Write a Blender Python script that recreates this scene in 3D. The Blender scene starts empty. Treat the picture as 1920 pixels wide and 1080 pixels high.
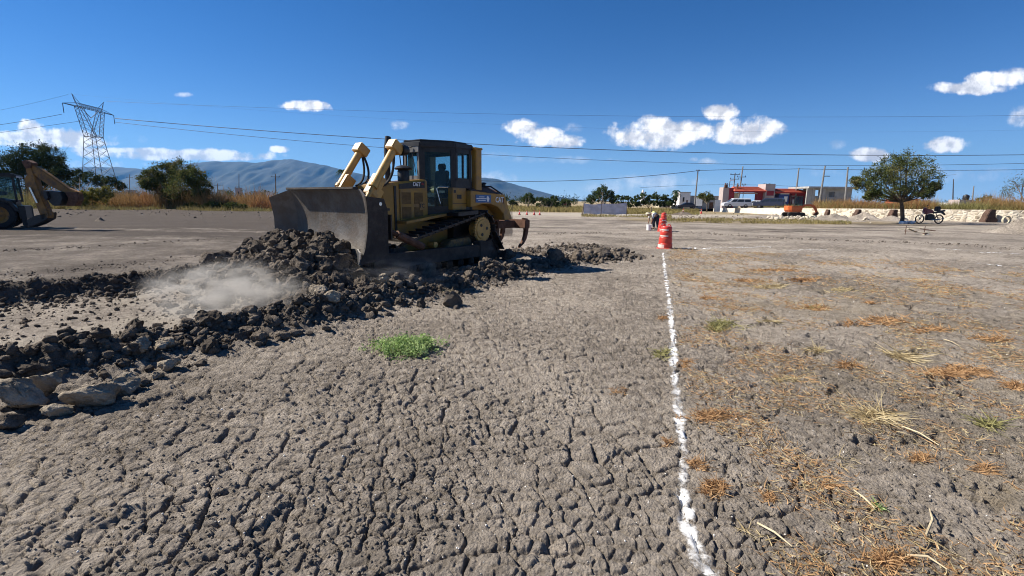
import bpy, bmesh, math, random
import numpy as np
from mathutils import Vector, Matrix, Euler
rnd = random.Random(7)
S = bpy.context.scene
COL = S.collection
R_ = math.radians

# ------------------------------------------------------------------ camera
CF, CH = 900.0, 1.75                       # focal length in pixels of a 1920 wide picture, eye height
CP, CR = math.atan(164 / CF), R_(0.6)
_F = np.array([0, math.cos(CP), -math.sin(CP)])
_U0 = np.array([0, math.sin(CP), math.cos(CP)])
_R0 = np.array([1.0, 0, 0])
_R = _R0 * math.cos(CR) + _U0 * math.sin(CR)
_U = -_R0 * math.sin(CR) + _U0 * math.cos(CR)
cam_d = bpy.data.cameras.new('camera')
cam = bpy.data.objects.new('camera', cam_d)
COL.objects.link(cam)
cam.matrix_world = Matrix(((_R[0], _U[0], -_F[0], 0), (_R[1], _U[1], -_F[1], 0), (_R[2], _U[2], -_F[2], CH), (0, 0, 0, 1)))
cam_d.sensor_width = 36
cam_d.lens = 36 * CF / 1920
cam_d.clip_start = 0.05
cam_d.clip_end = 80000
S.camera = cam

# ------------------------------------------------------------------ sun, sky, exposure
SUN_EL = R_(41)
SUN_AZ = math.atan2(0.17, -0.985)          # world azimuth of the sun (angle from +X)
sun_vec = Vector((math.cos(SUN_AZ) * math.cos(SUN_EL), math.sin(SUN_AZ) * math.cos(SUN_EL), math.sin(SUN_EL)))
sd = bpy.data.lights.new('sun', 'SUN')
sd.energy = 5.0
sd.angle = R_(0.53)
sd.color = (1.0, 0.94, 0.84)
sun = bpy.data.objects.new('sun', sd)
COL.objects.link(sun)
sun.rotation_euler = sun_vec.to_track_quat('Z', 'Y').to_euler()
S.view_settings.view_transform = 'Standard'
S.view_settings.look = 'None'
S.view_settings.exposure = 0.85
S.view_settings.gamma = 1
S.view_settings.use_curve_mapping = False
S.render.engine = 'CYCLES'
S.cycles.pixel_filter_type = 'BLACKMAN_HARRIS'
S.cycles.filter_width = 1.05
S.cycles.max_bounces = 6
S.cycles.volume_bounces = 0
S.cycles.transparent_max_bounces = 24
S.cycles.volume_step_rate = 2.0


def ray(px, py):
    return _F + _R * (px - 960) / CF + _U * (540 - py) / CF


def G(px, py, z=0.0):                       # ground point seen at a pixel of the photograph
    d = ray(px, py)
    t = (z - CH) / d[2]
    return (d[0] * t, d[1] * t, z)


def AY(px, py, Y):                          # point seen at a pixel, at distance Y
    d = ray(px, py)
    t = Y / d[1]
    return (d[0] * t, Y, CH + d[2] * t)


class NT:
    """small node tree helper"""
    def __init__(self, tree):
        self.t = tree
        self.t.nodes.clear()

    def n(self, typ, **kw):
        nd = self.t.nodes.new(typ)
        for k, v in kw.items():
            if k.startswith('i_'):
                key = k[2:]
                key = int(key) if key.isdigit() else key.replace('_', ' ')
                self.inp(nd, key, v)
            else:
                setattr(nd, k, v)
        return nd

    def inp(self, nd, key, v):
        s = nd.inputs[key]
        if isinstance(v, bpy.types.NodeSocket):
            self.t.links.new(v, s)
        else:
            s.default_value = v

    def math(self, op, a, b=None, c=None, clamp=False):
        nd = self.t.nodes.new('ShaderNodeMath')
        nd.operation = op
        nd.use_clamp = clamp
        for i, v in enumerate((a, b, c)):
            if v is not None:
                self.inp(nd, i, v)
        return nd.outputs[0]

    def mix(self, f, a, b):
        nd = self.t.nodes.new('ShaderNodeMix')
        nd.data_type = 'RGBA'
        self.inp(nd, 0, f)
        self.inp(nd, 6, a)
        self.inp(nd, 7, b)
        return nd.outputs[2]

    def ramp(self, f, stops):
        nd = self.t.nodes.new('ShaderNodeMapRange')
        nd.interpolation_type = 'SMOOTHSTEP'
        self.inp(nd, 0, f)
        nd.inputs[1].default_value, nd.inputs[2].default_value = stops[0], stops[1]
        nd.inputs[3].default_value, nd.inputs[4].default_value = (stops[2], stops[3]) if len(stops) > 2 else (0, 1)
        return nd.outputs[0]


def c4(c):
    return (c[0], c[1], c[2], 1.0)


# world: Nishita sky with fair weather clouds
W = bpy.data.worlds.new('World')
S.world = W
W.use_nodes = True
k = NT(W.node_tree)
sky = k.n('ShaderNodeTexSky', sky_type='NISHITA')
sky.sun_disc = False
sky.sun_elevation = SUN_EL
sky.sun_rotation = math.pi / 2 - SUN_AZ
sky.altitude = 2200
sky.air_density = 1.0
sky.dust_density = 0.25
sky.ozone_density = 2.6
gm = k.n('ShaderNodeVectorMath', operation='MULTIPLY')
k.t.links.new(sky.outputs[0], gm.inputs[0])
gm.inputs[1].default_value = (0.125, 0.405, 0.70)     # clear dry highland air: deeper blue
tc = k.n('ShaderNodeTexCoord')
sx = k.n('ShaderNodeSeparateXYZ', i_Vector=tc.outputs['Generated'])
dy = k.math('MAXIMUM', sx.outputs[1], 0.02)
u_ = k.math('DIVIDE', sx.outputs[0], dy)
v_ = k.math('DIVIDE', sx.outputs[2], dy)
front = k.ramp(sx.outputs[1], (0.05, 0.2))
uv = k.n('ShaderNodeCombineXYZ', i_X=u_, i_Y=v_)
n1 = k.n('ShaderNodeTexNoise', i_Vector=uv.outputs[0], i_Scale=17.0, i_Detail=8.0, i_Roughness=0.6)
n2 = k.n('ShaderNodeTexNoise', i_Vector=uv.outputs[0], i_Scale=60.0, i_Detail=5.0, i_Roughness=0.6)
nn = k.math('ADD', k.math('MULTIPLY', k.math('SUBTRACT', n1.outputs[0], 0.5), 3.4), k.math('MULTIPLY', k.math('SUBTRACT', n2.outputs[0], 0.5), 1.3))
CL = [  # centre px, centre py, half width, half height, opacity
    (1237, 250, 76, 24, 1), (1200, 255, 44, 18, 1), (1290, 248, 40, 17, 1), (1355, 209, 30, 14, 1),
    (1405, 243, 52, 20, 1), (1380, 260, 36, 10, 1), (1440, 240, 34, 13, .9), (980, 240, 31, 13, 1), (1035, 264, 50, 12, 1), (1010, 252, 40, 12, 1),
    (575, 199, 38, 9, .95), (525, 280, 15, 6, .9), (751, 234, 15, 8, .7), (1078, 240, 18, 8, .5), (343, 178, 12, 4, .5),
    (1820, 165, 66, 10, .85), (1868, 150, 44, 12, .9), (1905, 140, 32, 10, .8), (1912, 217, 20, 16, .8), (1778, 272, 36, 12, .9), (1628, 290, 28, 11, .95),
    (1330, 302, 20, 6, .6), (1570, 270, 14, 8, .3), (1301, 299, 8, 4, .5),
    (60, 240, 20, 14, 1), (100, 255, 66, 13, .95), (35, 258, 46, 10, .9), (130, 262, 56, 12, .9), (60, 262, 140, 12, .6),
    (330, 290, 160, 9, .85), (240, 283, 100, 6, .82), (410, 296, 70, 5, .85), (90, 268, 110, 8, .85), (180, 308, 70, 7, .5), (930, 338, 35, 14, .5), (1220, 342, 70, 14, .45), (1050, 300, 90, 6, .2),
    (1140, 350, 60, 12, .3), (1740, 325, 160, 14, .28), (920, 290, 40, 6, .25)]
dens = None
for cx, cy, rw, rh, op in CL:
    d = ray(cx, cy)
    cu, cv = d[0] / d[1], d[2] / d[1]
    d2, d3 = ray(cx + rw, cy), ray(cx, cy - rh)
    ru, rv = abs(d2[0] / d2[1] - cu), abs(d3[2] / d3[1] - cv)
    a = k.math('DIVIDE', k.math('SUBTRACT', u_, cu), ru * 1.42)
    b = k.math('DIVIDE', k.math('SUBTRACT', v_, cv), rv * 1.42)
    q = k.math('ADD', k.math('MULTIPLY', a, a), k.math('MULTIPLY', b, b))
    e = k.math('MULTIPLY', k.ramp(k.math('ADD', k.math('SUBTRACT', 1.0, q), k.math('MULTIPLY', nn, 0.75 if op > .8 else 1.1)), (0.05, 0.8 if op > .8 else 1.6)), op)
    dens = e if dens is None else k.math('MAXIMUM', dens, e)
# the rest of the sky carries the same scattered small clouds
n3 = k.n('ShaderNodeTexNoise', i_Vector=k.n('ShaderNodeMapping', i_Vector=tc.outputs['Generated'], i_Scale=(2.2, 2.2, 7.0)).outputs[0], i_Scale=1.6, i_Detail=7.0, i_Roughness=0.62)
band = k.math('MULTIPLY', k.ramp(sx.outputs[2], (0.02, 0.10)), k.ramp(sx.outputs[2], (0.5, 0.3)))
back = k.math('MULTIPLY', k.math('MULTIPLY', k.ramp(n3.outputs[0], (0.60, 0.70)), band), k.math('SUBTRACT', 1.0, front))
dens = k.math('MAXIMUM', k.math('MULTIPLY', dens, front), back)
shade = k.n('ShaderNodeTexNoise', i_Vector=k.n('ShaderNodeMapping', i_Vector=uv.outputs[0], i_Location=(0.012, -0.012, 0)).outputs[0], i_Scale=17.0, i_Detail=6.0, i_Roughness=0.55)
cshade = k.ramp(k.math('SUBTRACT', n1.outputs[0], shade.outputs[0]), (-0.12, 0.10))
SKYS = 0.085
ccol = k.mix(cshade, c4([v * 0.44 / SKYS for v in (0.96, 0.97, 1.03)]), c4([v * 0.80 / SKYS for v in (1.0, 0.99, 0.98)]))
el = k.math('MAXIMUM', sx.outputs[2], 0.0)
hzf = k.math('MULTIPLY', k.math('POWER', 2.718, k.math('MULTIPLY', el, -12.0)), 1.0)
skyc = k.mix(hzf, gm.outputs[0], c4([x / SKYS for x in (0.33, 0.46, 0.585)]))
fin = k.mix(dens, skyc, ccol)
bg = k.n('ShaderNodeBackground', i_Color=fin, i_Strength=SKYS)
k.t.links.new(bg.outputs[0], k.n('ShaderNodeOutputWorld').inputs[0])


# ------------------------------------------------------------------ materials
def mat(name, col, rough=0.8, metal=0.0, var=0.25, scale=3.0, bump=0.0, bscale=40.0, col2=None, dirt=None, dirt_amt=0.4, spec=0.4, trans=0.0, coord='Object'):
    m = bpy.data.materials.new(name)
    m.use_nodes = True
    k = NT(m.node_tree)
    tc = k.n('ShaderNodeTexCoord')
    v = tc.outputs[coord]
    n = k.n('ShaderNodeTexNoise', i_Vector=v, i_Scale=scale, i_Detail=6.0, i_Roughness=0.6)
    c2 = col2 if col2 else [x * (1 - var) for x in col]
    c1 = col if col2 else [min(1, x * (1 + var)) for x in col]
    c = k.mix(k.ramp(n.outputs[0], (0.35, 0.65)), c4(c2), c4(c1))
    if dirt:
        n2 = k.n('ShaderNodeTexNoise', i_Vector=v, i_Scale=scale * 2.7, i_Detail=8.0, i_Roughness=0.7)
        c = k.mix(k.math('MULTIPLY', k.ramp(n2.outputs[0], (0.45, 0.62)), dirt_amt), c, c4(dirt))
    b = k.n('ShaderNodeBsdfPrincipled', i_Base_Color=c, i_Roughness=rough, i_Metallic=metal)
    b.inputs['Specular IOR Level'].default_value = spec
    if trans:
        b.inputs['Transmission Weight'].default_value = trans
    if bump:
        nb = k.n('ShaderNodeTexNoise', i_Vector=v, i_Scale=bscale, i_Detail=5.0, i_Roughness=0.65)
        bp = k.n('ShaderNodeBump', i_Strength=bump, i_Distance=0.03, i_Height=nb.outputs[0])
        k.t.links.new(bp.outputs[0], b.inputs['Normal'])
    k.t.links.new(b.outputs[0], k.n('ShaderNodeOutputMaterial').inputs[0])
    return m


def leafmat(name, c1, c2, c3=None, trl=0.25, scale=0.8):
    m = bpy.data.materials.new(name)
    m.use_nodes = True
    k = NT(m.node_tree)
    g = k.n('ShaderNodeNewGeometry')
    tc = k.n('ShaderNodeTexCoord')
    n = k.n('ShaderNodeTexNoise', i_Vector=tc.outputs['Object'], i_Scale=scale, i_Detail=3.0)
    f = k.math('ADD', k.math('MULTIPLY', g.outputs['Random Per Island'], 0.6), k.math('MULTIPLY', k.ramp(n.outputs[0], (0.35, 0.65)), 0.4))
    c = k.mix(f, c4(c1), c4(c2))
    if c3:
        c = k.mix(k.ramp(n.outputs[0], (0.5, 0.62)), c, c4(c3))
    d = k.n('ShaderNodeBsdfDiffuse', i_Color=c)
    t = k.n('ShaderNodeBsdfTranslucent', i_Color=c)
    mx = k.n('ShaderNodeMixShader', i_0=trl, i_1=d.outputs[0], i_2=t.outputs[0])
    k.t.links.new(mx.outputs[0], k.n('ShaderNodeOutputMaterial').inputs[0])
    return m


def glassmat(name, tint, alpha=0.5, rough=0.05):
    m = bpy.data.materials.new(name)
    m.use_nodes = True
    k = NT(m.node_tree)
    g = k.n('ShaderNodeBsdfPrincipled', i_Base_Color=c4(tint), i_Roughness=rough)
    g.inputs['Specular IOR Level'].default_value = 0.6
    t = k.n('ShaderNodeBsdfTransparent', i_Color=(0.80, 0.92, 0.94, 1))
    mx = k.n('ShaderNodeMixShader', i_0=alpha, i_1=t.outputs[0], i_2=g.outputs[0])
    k.t.links.new(mx.outputs[0], k.n('ShaderNodeOutputMaterial').inputs[0])
    return m


M = dict(
    yellow=mat('machine_yellow', (0.36, 0.195, 0.032), 0.5, 0, .15, 1.5, .15, 30, dirt=(0.20, 0.13, 0.07), dirt_amt=.65),
    yellow_clean=mat('machine_yellow_bright', (0.55, 0.31, 0.075), 0.45, 0, .12, 2, .1, 30, dirt=(0.30, 0.18, 0.08), dirt_amt=.5),  # lighter, less dirty yellow than the main one
    black=mat('black_paint', (0.012, 0.012, 0.013), 0.45, 0, .2, 4, dirt=(0.05, 0.042, 0.033), dirt_amt=.4),
    grey_metal=mat('grey_metal', (0.14, 0.14, 0.14), 0.5, .3, .2, 4, dirt=(0.12, .1, .08)),
    steel=mat('worn_steel', (0.125, 0.110, 0.095), 0.5, 0.35, .3, 1.2, .35, 14, dirt=(0.10, 0.075, 0.055), dirt_amt=.8),
    blade_paint=mat('dirty_blade', (0.045, 0.036, 0.03), 0.75, 0.1, .3, 2.0, .3, 20, dirt=(0.085, 0.068, 0.052), dirt_amt=.5),
    track=mat('track_steel', (0.055, 0.048, 0.043), 0.55, .5, .3, 6, .3, 30, dirt=(0.13, .10, .08), dirt_amt=.5),
    chrome=mat('chrome_rod', (0.62, 0.60, 0.56), 0.22, 0.9, .05),
    rubber=mat('rubber', (0.016, 0.016, 0.017), 0.8, 0, .2, 5, dirt=(0.05, .042, .035), dirt_amt=.5),
    rust=mat('rusty_steel', (0.13, 0.065, 0.04), 0.8, .2, .3, 5, .2, 30),
    mesh=mat('door_mesh', (0.17, 0.10, 0.035), 0.7, 0, .2, 8, .6, 160),
    white=mat('white_paint', (0.78, 0.77, 0.74), 0.6, 0, .06, 2),
    yellow_dark=mat('dark_orange_yellow', (0.26, 0.125, 0.025), 0.6, 0, .2, 1.5, .15, 30, dirt=(0.10, 0.06, 0.035), dirt_amt=.8),  # backhoe yellow, darkened in the colour to stand for its shading
    blue=mat('blue_sign', (0.05, 0.13, 0.30), 0.5, 0, .1),
    red=mat('red_paint', (0.45, 0.03, 0.03), 0.5, 0, .12),
    glass=glassmat('cab_glass', (0.05, 0.10, 0.12), 0.14),
    car_glass=glassmat('car_glass', (0.02, 0.025, 0.03), 0.85),
    seat=mat('seat_vinyl', (0.03, 0.03, 0.035), 0.6),
    orange_red=mat('orange_plastic', (0.62, 0.05, 0.035), 0.38, 0, .06, 2, dirt=(0.45, .12, .07), dirt_amt=.35),
    band=mat('faded_white_band', (0.72, 0.55, 0.48), 0.5, 0, .1, 6),
    wood=mat('grey_wood', (0.16, 0.12, 0.09), .9, 0, .3, 5, .3, 30),
    bark=mat('bark', (0.095, 0.07, 0.05), .95, 0, .35, 6, .8, 12),
    concrete=mat('concrete', (0.36, 0.345, 0.32), .9, 0, .12, 1.2, .2, 20),
    concrete_dark=mat('pole_concrete', (0.20, 0.19, 0.18), .9, 0, .15, 2),
    galv=mat('galvanised_steel', (0.085, 0.09, 0.10), .6, .4, .15, 2),
    wire=mat('cable', (0.05, 0.055, 0.07), .6, .2, .1),
    tarp=mat('grey_tarp', (0.50, 0.48, 0.52), .85, 0, .12, 1.5, .3, 8),
    tile=mat('red_roof', (0.42, 0.09, 0.05), .8, 0, .15, 1.5, .3, 25),
    maroon=mat('maroon_wall', (0.26, 0.03, 0.045), .8, 0, .1, 1),
    pinkw=mat('pinkish_white_wall', (0.40, 0.33, 0.31), .85, 0, .08, .8),
    cream=mat('cream_wall', (0.52, 0.46, 0.33), .9, 0, .12, .8),
    car_white=mat('car_white', (0.62, 0.63, 0.65), .3, 0, .04, spec=.6),
    car_dark=mat('car_dark_blue', (0.03, 0.035, 0.06), .25, .2, .05, spec=.6),
    car_red=mat('car_dark_red', (0.15, 0.015, 0.025), .3, .1, .05, spec=.6),
    chrome2=mat('bright_trim', (0.6, .6, .6), .25, .9, .05),
    lamp=mat('headlamp', (0.7, .7, .72), .15, 0, .05),
    exc=mat('excavator_orange', (0.58, 0.13, 0.03), .45, 0, .12, 2, dirt=(.3, .12, .06)),
    skin=mat('skin', (0.25, 0.13, 0.08), .7, 0, .05),
    vest=mat('vest_yellow', (0.62, 0.62, 0.25), .8, 0, .1),
    trousers=mat('dark_trousers', (0.03, 0.035, 0.05), .9, 0, .1),
    shirt=mat('white_shirt', (0.6, .6, .58), .9, 0, .05),
    bag=mat('pale_sack', (0.45, 0.47, 0.50), .8, 0, .25, 3, .4, 12),
    stalk=mat('dry_stalk', (0.50, 0.41, 0.26), .9, 0, .25, 8),
    chaff=mat('white_specks', (0.68, 0.64, 0.58), .9, 0, .2, 8),
    bluebox=mat('blue_booth', (0.03, 0.06, 0.20), .7, 0, .15, 1.5),
)
M['leaf_mesquite'] = leafmat('mesquite_leaves', (0.05, 0.066, 0.024), (0.14, 0.16, 0.055), (0.19, 0.175, 0.075))
M['leaf_dark'] = leafmat('dark_leaves', (0.022, 0.036, 0.016), (0.055, 0.078, 0.03), (0.075, 0.08, 0.035))
M['leaf_brown'] = leafmat('browning_leaves', (0.05, 0.065, 0.022), (0.13, 0.15, 0.05), (0.17, 0.15, 0.06))
M['leaf_hedge'] = leafmat('hedge_leaves', (0.03, 0.05, 0.02), (0.10, 0.13, 0.05))
M['leaf_palm'] = leafmat('palm_fronds', (0.025, 0.045, 0.022), (0.06, 0.09, 0.04))
M['leaf_weed'] = leafmat('green_weed', (0.13, 0.23, 0.05), (0.50, 0.60, 0.28), trl=.35, scale=6)  # pale end of the mix paints the sheen of reflecting leaves
M['leaf_yellow'] = leafmat('yellow_bush', (0.12, 0.12, 0.03), (0.26, 0.23, 0.06))
M['grass_dry'] = leafmat('dry_grass', (0.20, 0.12, 0.05), (0.44, 0.29, 0.13), (0.30, 0.15, 0.07), scale=.12)
M['grass_olive'] = leafmat('olive_grass', (0.16, 0.14, 0.055), (0.40, 0.31, 0.13), (0.24, 0.22, 0.09), scale=.2)
M['straw_orange'] = leafmat('orange_straw', (0.26, 0.14, 0.065), (0.62, 0.40, 0.21), scale=3)
M['straw_pale'] = leafmat('pale_straw', (0.36, 0.27, 0.13), (0.62, 0.52, 0.33), scale=3)
M['straw_green'] = leafmat('greenish_straw', (0.20, 0.19, 0.07), (0.42, 0.38, 0.18), scale=3)


def soil_mat(name, dark, light, speck=True, zone=False, bump=1.0):
    m = bpy.data.materials.new(name)
    m.use_nodes = True
    k = NT(m.node_tree)
    v = k.n('ShaderNodeTexCoord').outputs['Object']
    n1 = k.n('ShaderNodeTexNoise', i_Vector=v, i_Scale=.35, i_Detail=7.0, i_Roughness=.6)
    n2 = k.n('ShaderNodeTexNoise', i_Vector=v, i_Scale=9.0, i_Detail=7.0, i_Roughness=.7)
    f = k.math('ADD', k.math('MULTIPLY', n1.outputs[0], .45), k.math('MULTIPLY', n2.outputs[0], .55))
    c = k.mix(k.ramp(f, (0.38, 0.62)), c4(dark), c4(light))
    if zone:
        a = k.n('ShaderNodeAttribute', attribute_name='zone')
        z = k.n('ShaderNodeSeparateColor', i_Color=a.outputs['Color'])
        n5 = k.n('ShaderNodeTexNoise', i_Vector=v, i_Scale=.6, i_Detail=8.0, i_Roughness=.7)
        jit = k.math('MULTIPLY', k.math('SUBTRACT', n5.outputs[0], .5), 1.1)
        for ch, colr in ((0, (0.33, 0.26, 0.15)), (1, (0.47, 0.41, 0.33)), (2, (0.085, 0.068, 0.056))):
            zz = k.math('MULTIPLY', k.ramp(k.math('ADD', z.outputs[ch], k.math('MULTIPLY', jit, k.ramp(z.outputs[ch], (0.0, 0.15)))), (0.1, 0.8)), .92)
            c = k.mix(zz, c, c4(colr))
    if speck:
        vo = k.n('ShaderNodeTexVoronoi', i_Vector=v, i_Scale=26.0)
        sp = k.math('MULTIPLY', k.ramp(vo.outputs['Distance'], (0.14, 0.08)), k.ramp(k.n('ShaderNodeSeparateColor', i_Color=vo.outputs['Color']).outputs[0], (0.90, 0.93)))
        c = k.mix(k.math('MULTIPLY', sp, .75), c, (0.6, 0.55, 0.48, 1))
    b = k.n('ShaderNodeBsdfPrincipled', i_Base_Color=c, i_Roughness=.95)
    b.inputs['Specular IOR Level'].default_value = 0.12
    nb = k.n('ShaderNodeTexNoise', i_Vector=v, i_Scale=38.0, i_Detail=8.0, i_Roughness=.75)
    vb = k.n('ShaderNodeTexVoronoi', i_Vector=v, i_Scale=62.0)
    vb2 = k.n('ShaderNodeTexVoronoi', i_Vector=v, i_Scale=24.0)
    hh = k.math('SUBTRACT', k.math('MULTIPLY', nb.outputs[0], 1.5), k.math('ADD', k.math('MULTIPLY', vb.outputs['Distance'], .5), k.math('MULTIPLY', vb2.outputs['Distance'], .5)))
    bp = k.n('ShaderNodeBump', i_Strength=bump, i_Distance=.05, i_Height=hh)
    k.t.links.new(bp.outputs[0], b.inputs['Normal'])
    k.t.links.new(b.outputs[0], k.n('ShaderNodeOutputMaterial').inputs[0])
    return m


M['soil'] = soil_mat('field_soil', (0.235, 0.199, 0.162), (0.51, 0.438, 0.362), zone=True, bump=1.0)
M['clod'] = soil_mat('clod_soil', (0.10, 0.08, 0.063), (0.28, 0.232, 0.185), speck=False, bump=.9)
M['boulder'] = soil_mat('boulder_rock', (0.19, 0.155, 0.115), (0.43, 0.365, 0.28), speck=False, bump=.6)


# ------------------------------------------------------------------ mesh helpers
def tag(o, label=None, cat=None, group=None, kind=None):
    if label: o['label'] = label
    if cat: o['category'] = cat
    if group: o['group'] = group
    if kind: o['kind'] = kind
    return o


def empty(name, loc=(0, 0, 0), rz=0, **kw):
    o = bpy.data.objects.new(name, None)
    COL.objects.link(o)
    o.location = loc
    o.rotation_euler = (0, 0, rz)
    return tag(o, **kw)


class MB:
    def __init__(self):
        self.v, self.f = [], []

    def add(self, vs, fs):
        b = len(self.v)
        self.v += [tuple(x) for x in vs]
        self.f += [tuple(i + b for i in f) for f in fs]
        return self

    def box(self, c, s, rot=None, taper=None):
        hx, hy, hz = s[0] / 2, s[1] / 2, s[2] / 2
        vs = [Vector((x * hx, y * hy, z * hz)) for z in (-1, 1) for y in (-1, 1) for x in (-1, 1)]
        if taper:
            for q in vs[4:]:
                q.x *= taper; q.y *= taper
        if rot is not None:
            Mx = rot if isinstance(rot, Matrix) else Euler(rot).to_matrix()
            vs = [Mx @ q for q in vs]
        c = Vector(c)
        return self.add([q + c for q in vs], [(0, 2, 3, 1), (4, 5, 7, 6), (0, 1, 5, 4), (2, 6, 7, 3), (0, 4, 6, 2), (1, 3, 7, 5)])

    def prism(self, pts, a, b, axis='y'):
        """pts: outline as (u,w) pairs; extruded along axis from a to b"""
        def P(u, w, t):
            return {'y': (u, t, w), 'x': (t, u, w), 'z': (u, w, t)}[axis]
        n = len(pts)
        vs = [P(u, w, a) for u, w in pts] + [P(u, w, b) for u, w in pts]
        fs = [tuple(range(n - 1, -1, -1)), tuple(range(n, 2 * n))] + [(i, (i + 1) % n, n + (i + 1) % n, n + i) for i in range(n)]
        return self.add(vs, fs)

    def loft(self, rings, cap=True):
        n = len(rings[0])
        vs = [p for r in rings for p in r]
        fs = []
        for j in range(len(rings) - 1):
            for i in range(n):
                fs.append((j * n + i, j * n + (i + 1) % n, (j + 1) * n + (i + 1) % n, (j + 1) * n + i))
        if cap:
            fs += [tuple(range(n - 1, -1, -1)), tuple((len(rings) - 1) * n + i for i in range(n))]
        return self.add(vs, fs)

    def tube(self, pts, r, n=8, cap=True):
        pts = [Vector(p) for p in pts]
        rs = r if isinstance(r, (list, tuple)) else [r] * len(pts)
        rings = []
        up = None
        for i, p in enumerate(pts):
            t = (pts[min(i + 1, len(pts) - 1)] - pts[max(i - 1, 0)]).normalized()
            if up is None:
                up = Vector((0, 0, 1)) if abs(t.z) < .9 else Vector((1, 0, 0))
            s = t.cross(up).normalized()
            up = s.cross(t).normalized()
            rings.append([p + (s * math.cos(2 * math.pi * j / n) + up * math.sin(2 * math.pi * j / n)) * rs[i] for j in range(n)])
        return self.loft(rings, cap)

    def lathe(self, prof, c=(0, 0, 0), n=24, axis='z', ring=False):
        rings = []
        for r, h in prof:
            ring = []
            for j in range(n):
                a = 2 * math.pi * j / n
                q = (r * math.cos(a), r * math.sin(a), h)
                if axis == 'y': q = (q[0], q[2], q[1])
                if axis == 'x': q = (q[2], q[0], q[1])
                ring.append((q[0] + c[0], q[1] + c[1], q[2] + c[2]))
            rings.append(ring)
        if ring:
            return self.loft(rings + [rings[0]], False)
        return self.loft(rings)

    def build(self, name, m, parent=None, smooth=False, bevel=0, **kw):
        me = bpy.data.meshes.new(name)
        me.from_pydata(self.v, [], self.f)
        bm = bmesh.new()
        bm.from_mesh(me)
        bmesh.ops.recalc_face_normals(bm, faces=bm.faces)
        if bevel:
            es = [e for e in bm.edges if len(e.link_faces) == 2 and e.calc_face_angle(0) > .5 and e.calc_length() > bevel * 3]
            try:
                bmesh.ops.bevel(bm, geom=es, offset=bevel, segments=2, affect='EDGES', clamp_overlap=True)
            except Exception:
                pass
        if smooth:
            for f in bm.faces:
                f.smooth = True
            for e in bm.edges:
                if len(e.link_faces) == 2 and e.calc_face_angle(0) > .6:
                    e.smooth = False
        bm.to_mesh(me)
        bm.free()
        o = bpy.data.objects.new(name, me)
        me.materials.append(m)
        COL.objects.link(o)
        o.parent = parent
        return tag(o, **kw)


def npmesh(name, verts, faces, m, parent=None, smooth=False, **kw):
    verts = np.asarray(verts, np.float32)
    faces = np.asarray(faces, np.int32)
    me = bpy.data.meshes.new(name)
    nf, kf = faces.shape
    me.vertices.add(len(verts))
    me.vertices.foreach_set('co', verts.ravel())
    me.loops.add(nf * kf)
    me.loops.foreach_set('vertex_index', faces.ravel())
    me.polygons.add(nf)
    me.polygons.foreach_set('loop_start', np.arange(0, nf * kf, kf, dtype=np.int32))
    if smooth:
        me.polygons.foreach_set('use_smooth', np.ones(nf, bool))
    me.update(calc_edges=True)
    me.materials.append(m)
    o = bpy.data.objects.new(name, me)
    COL.objects.link(o)
    o.parent = parent
    return tag(o, **kw)


def copy_tree(o, parent=None):
    c = o.copy()
    COL.objects.link(c)
    c.parent = parent
    for ch in [x for x in S.objects if x.parent == o]:
        copy_tree(ch, c)
    return c


# ------------------------------------------------------------------ noise in numpy
def _h(ix, iy, s):
    with np.errstate(over='ignore'):
        n = (ix.astype(np.uint32) * np.uint32(374761393) + iy.astype(np.uint32) * np.uint32(668265263) + np.uint32(s) * np.uint32(2246822519))
        n = (n ^ (n >> np.uint32(13))) * np.uint32(1274126177)
        n = n ^ (n >> np.uint32(16))
    return (n & np.uint32(0xffffff)).astype(np.float64) / 0xffffff


def vnoise(x, y, s=0):
    ix, iy = np.floor(x).astype(np.int64), np.floor(y).astype(np.int64)
    fx, fy = x - ix, y - iy
    fx, fy = fx * fx * (3 - 2 * fx), fy * fy * (3 - 2 * fy)
    a, b, c, d = _h(ix, iy, s), _h(ix + 1, iy, s), _h(ix, iy + 1, s), _h(ix + 1, iy + 1, s)
    return (a * (1 - fx) + b * fx) * (1 - fy) + (c * (1 - fx) + d * fx) * fy - .5


def fbm(x, y, s=0, o=4, g=.5):
    t, a = 0, 1.0
    for i in range(o):
        t = t + vnoise(x * 2 ** i, y * 2 ** i, s + i * 17) * a
        a *= g
    return t


def vor(x, y, s=0):
    ix, iy = np.floor(x).astype(np.int64), np.floor(y).astype(np.int64)
    f1, f2 = np.full(x.shape, 9.0), np.full(x.shape, 9.0)
    for dx in (-1, 0, 1):
        for dy in (-1, 0, 1):
            cx, cy = ix + dx, iy + dy
            d = np.hypot(cx + .1 + .8 * _h(cx, cy, s) - x, cy + .1 + .8 * _h(cx, cy, s + 5) - y)
            f2 = np.where(d < f1, f1, np.minimum(f2, d))
            f1 = np.minimum(f1, d)
    return f1, f2


def ss(a, b, x):
    t = np.clip((x - a) / (b - a), 0, 1)
    return t * t * (3 - 2 * t)


def pline(x, y, pts):
    """distance to a polyline, signed side (+ = left of travel), parameter 0..1 along"""
    best = np.full(x.shape, 1e9); side = np.zeros(x.shape); par = np.zeros(x.shape)
    n = len(pts) - 1
    for i in range(n):
        (ax, ay), (bx, by) = pts[i][:2], pts[i + 1][:2]
        dx, dy = bx - ax, by - ay
        t = np.clip(((x - ax) * dx + (y - ay) * dy) / (dx * dx + dy * dy), 0, 1)
        d = np.hypot(x - ax - t * dx, y - ay - t * dy)
        sd_ = np.sign(dx * (y - ay) - dy * (x - ax))
        m = d < best
        best = np.where(m, d, best); side = np.where(m, sd_, side); par = np.where(m, (i + t) / n, par)
    return best, side, par


# dozer pose
DX, DY, DTH = -2.408, 12.357, -2.202
DC, DS = math.cos(DTH), math.sin(DTH)


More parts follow.
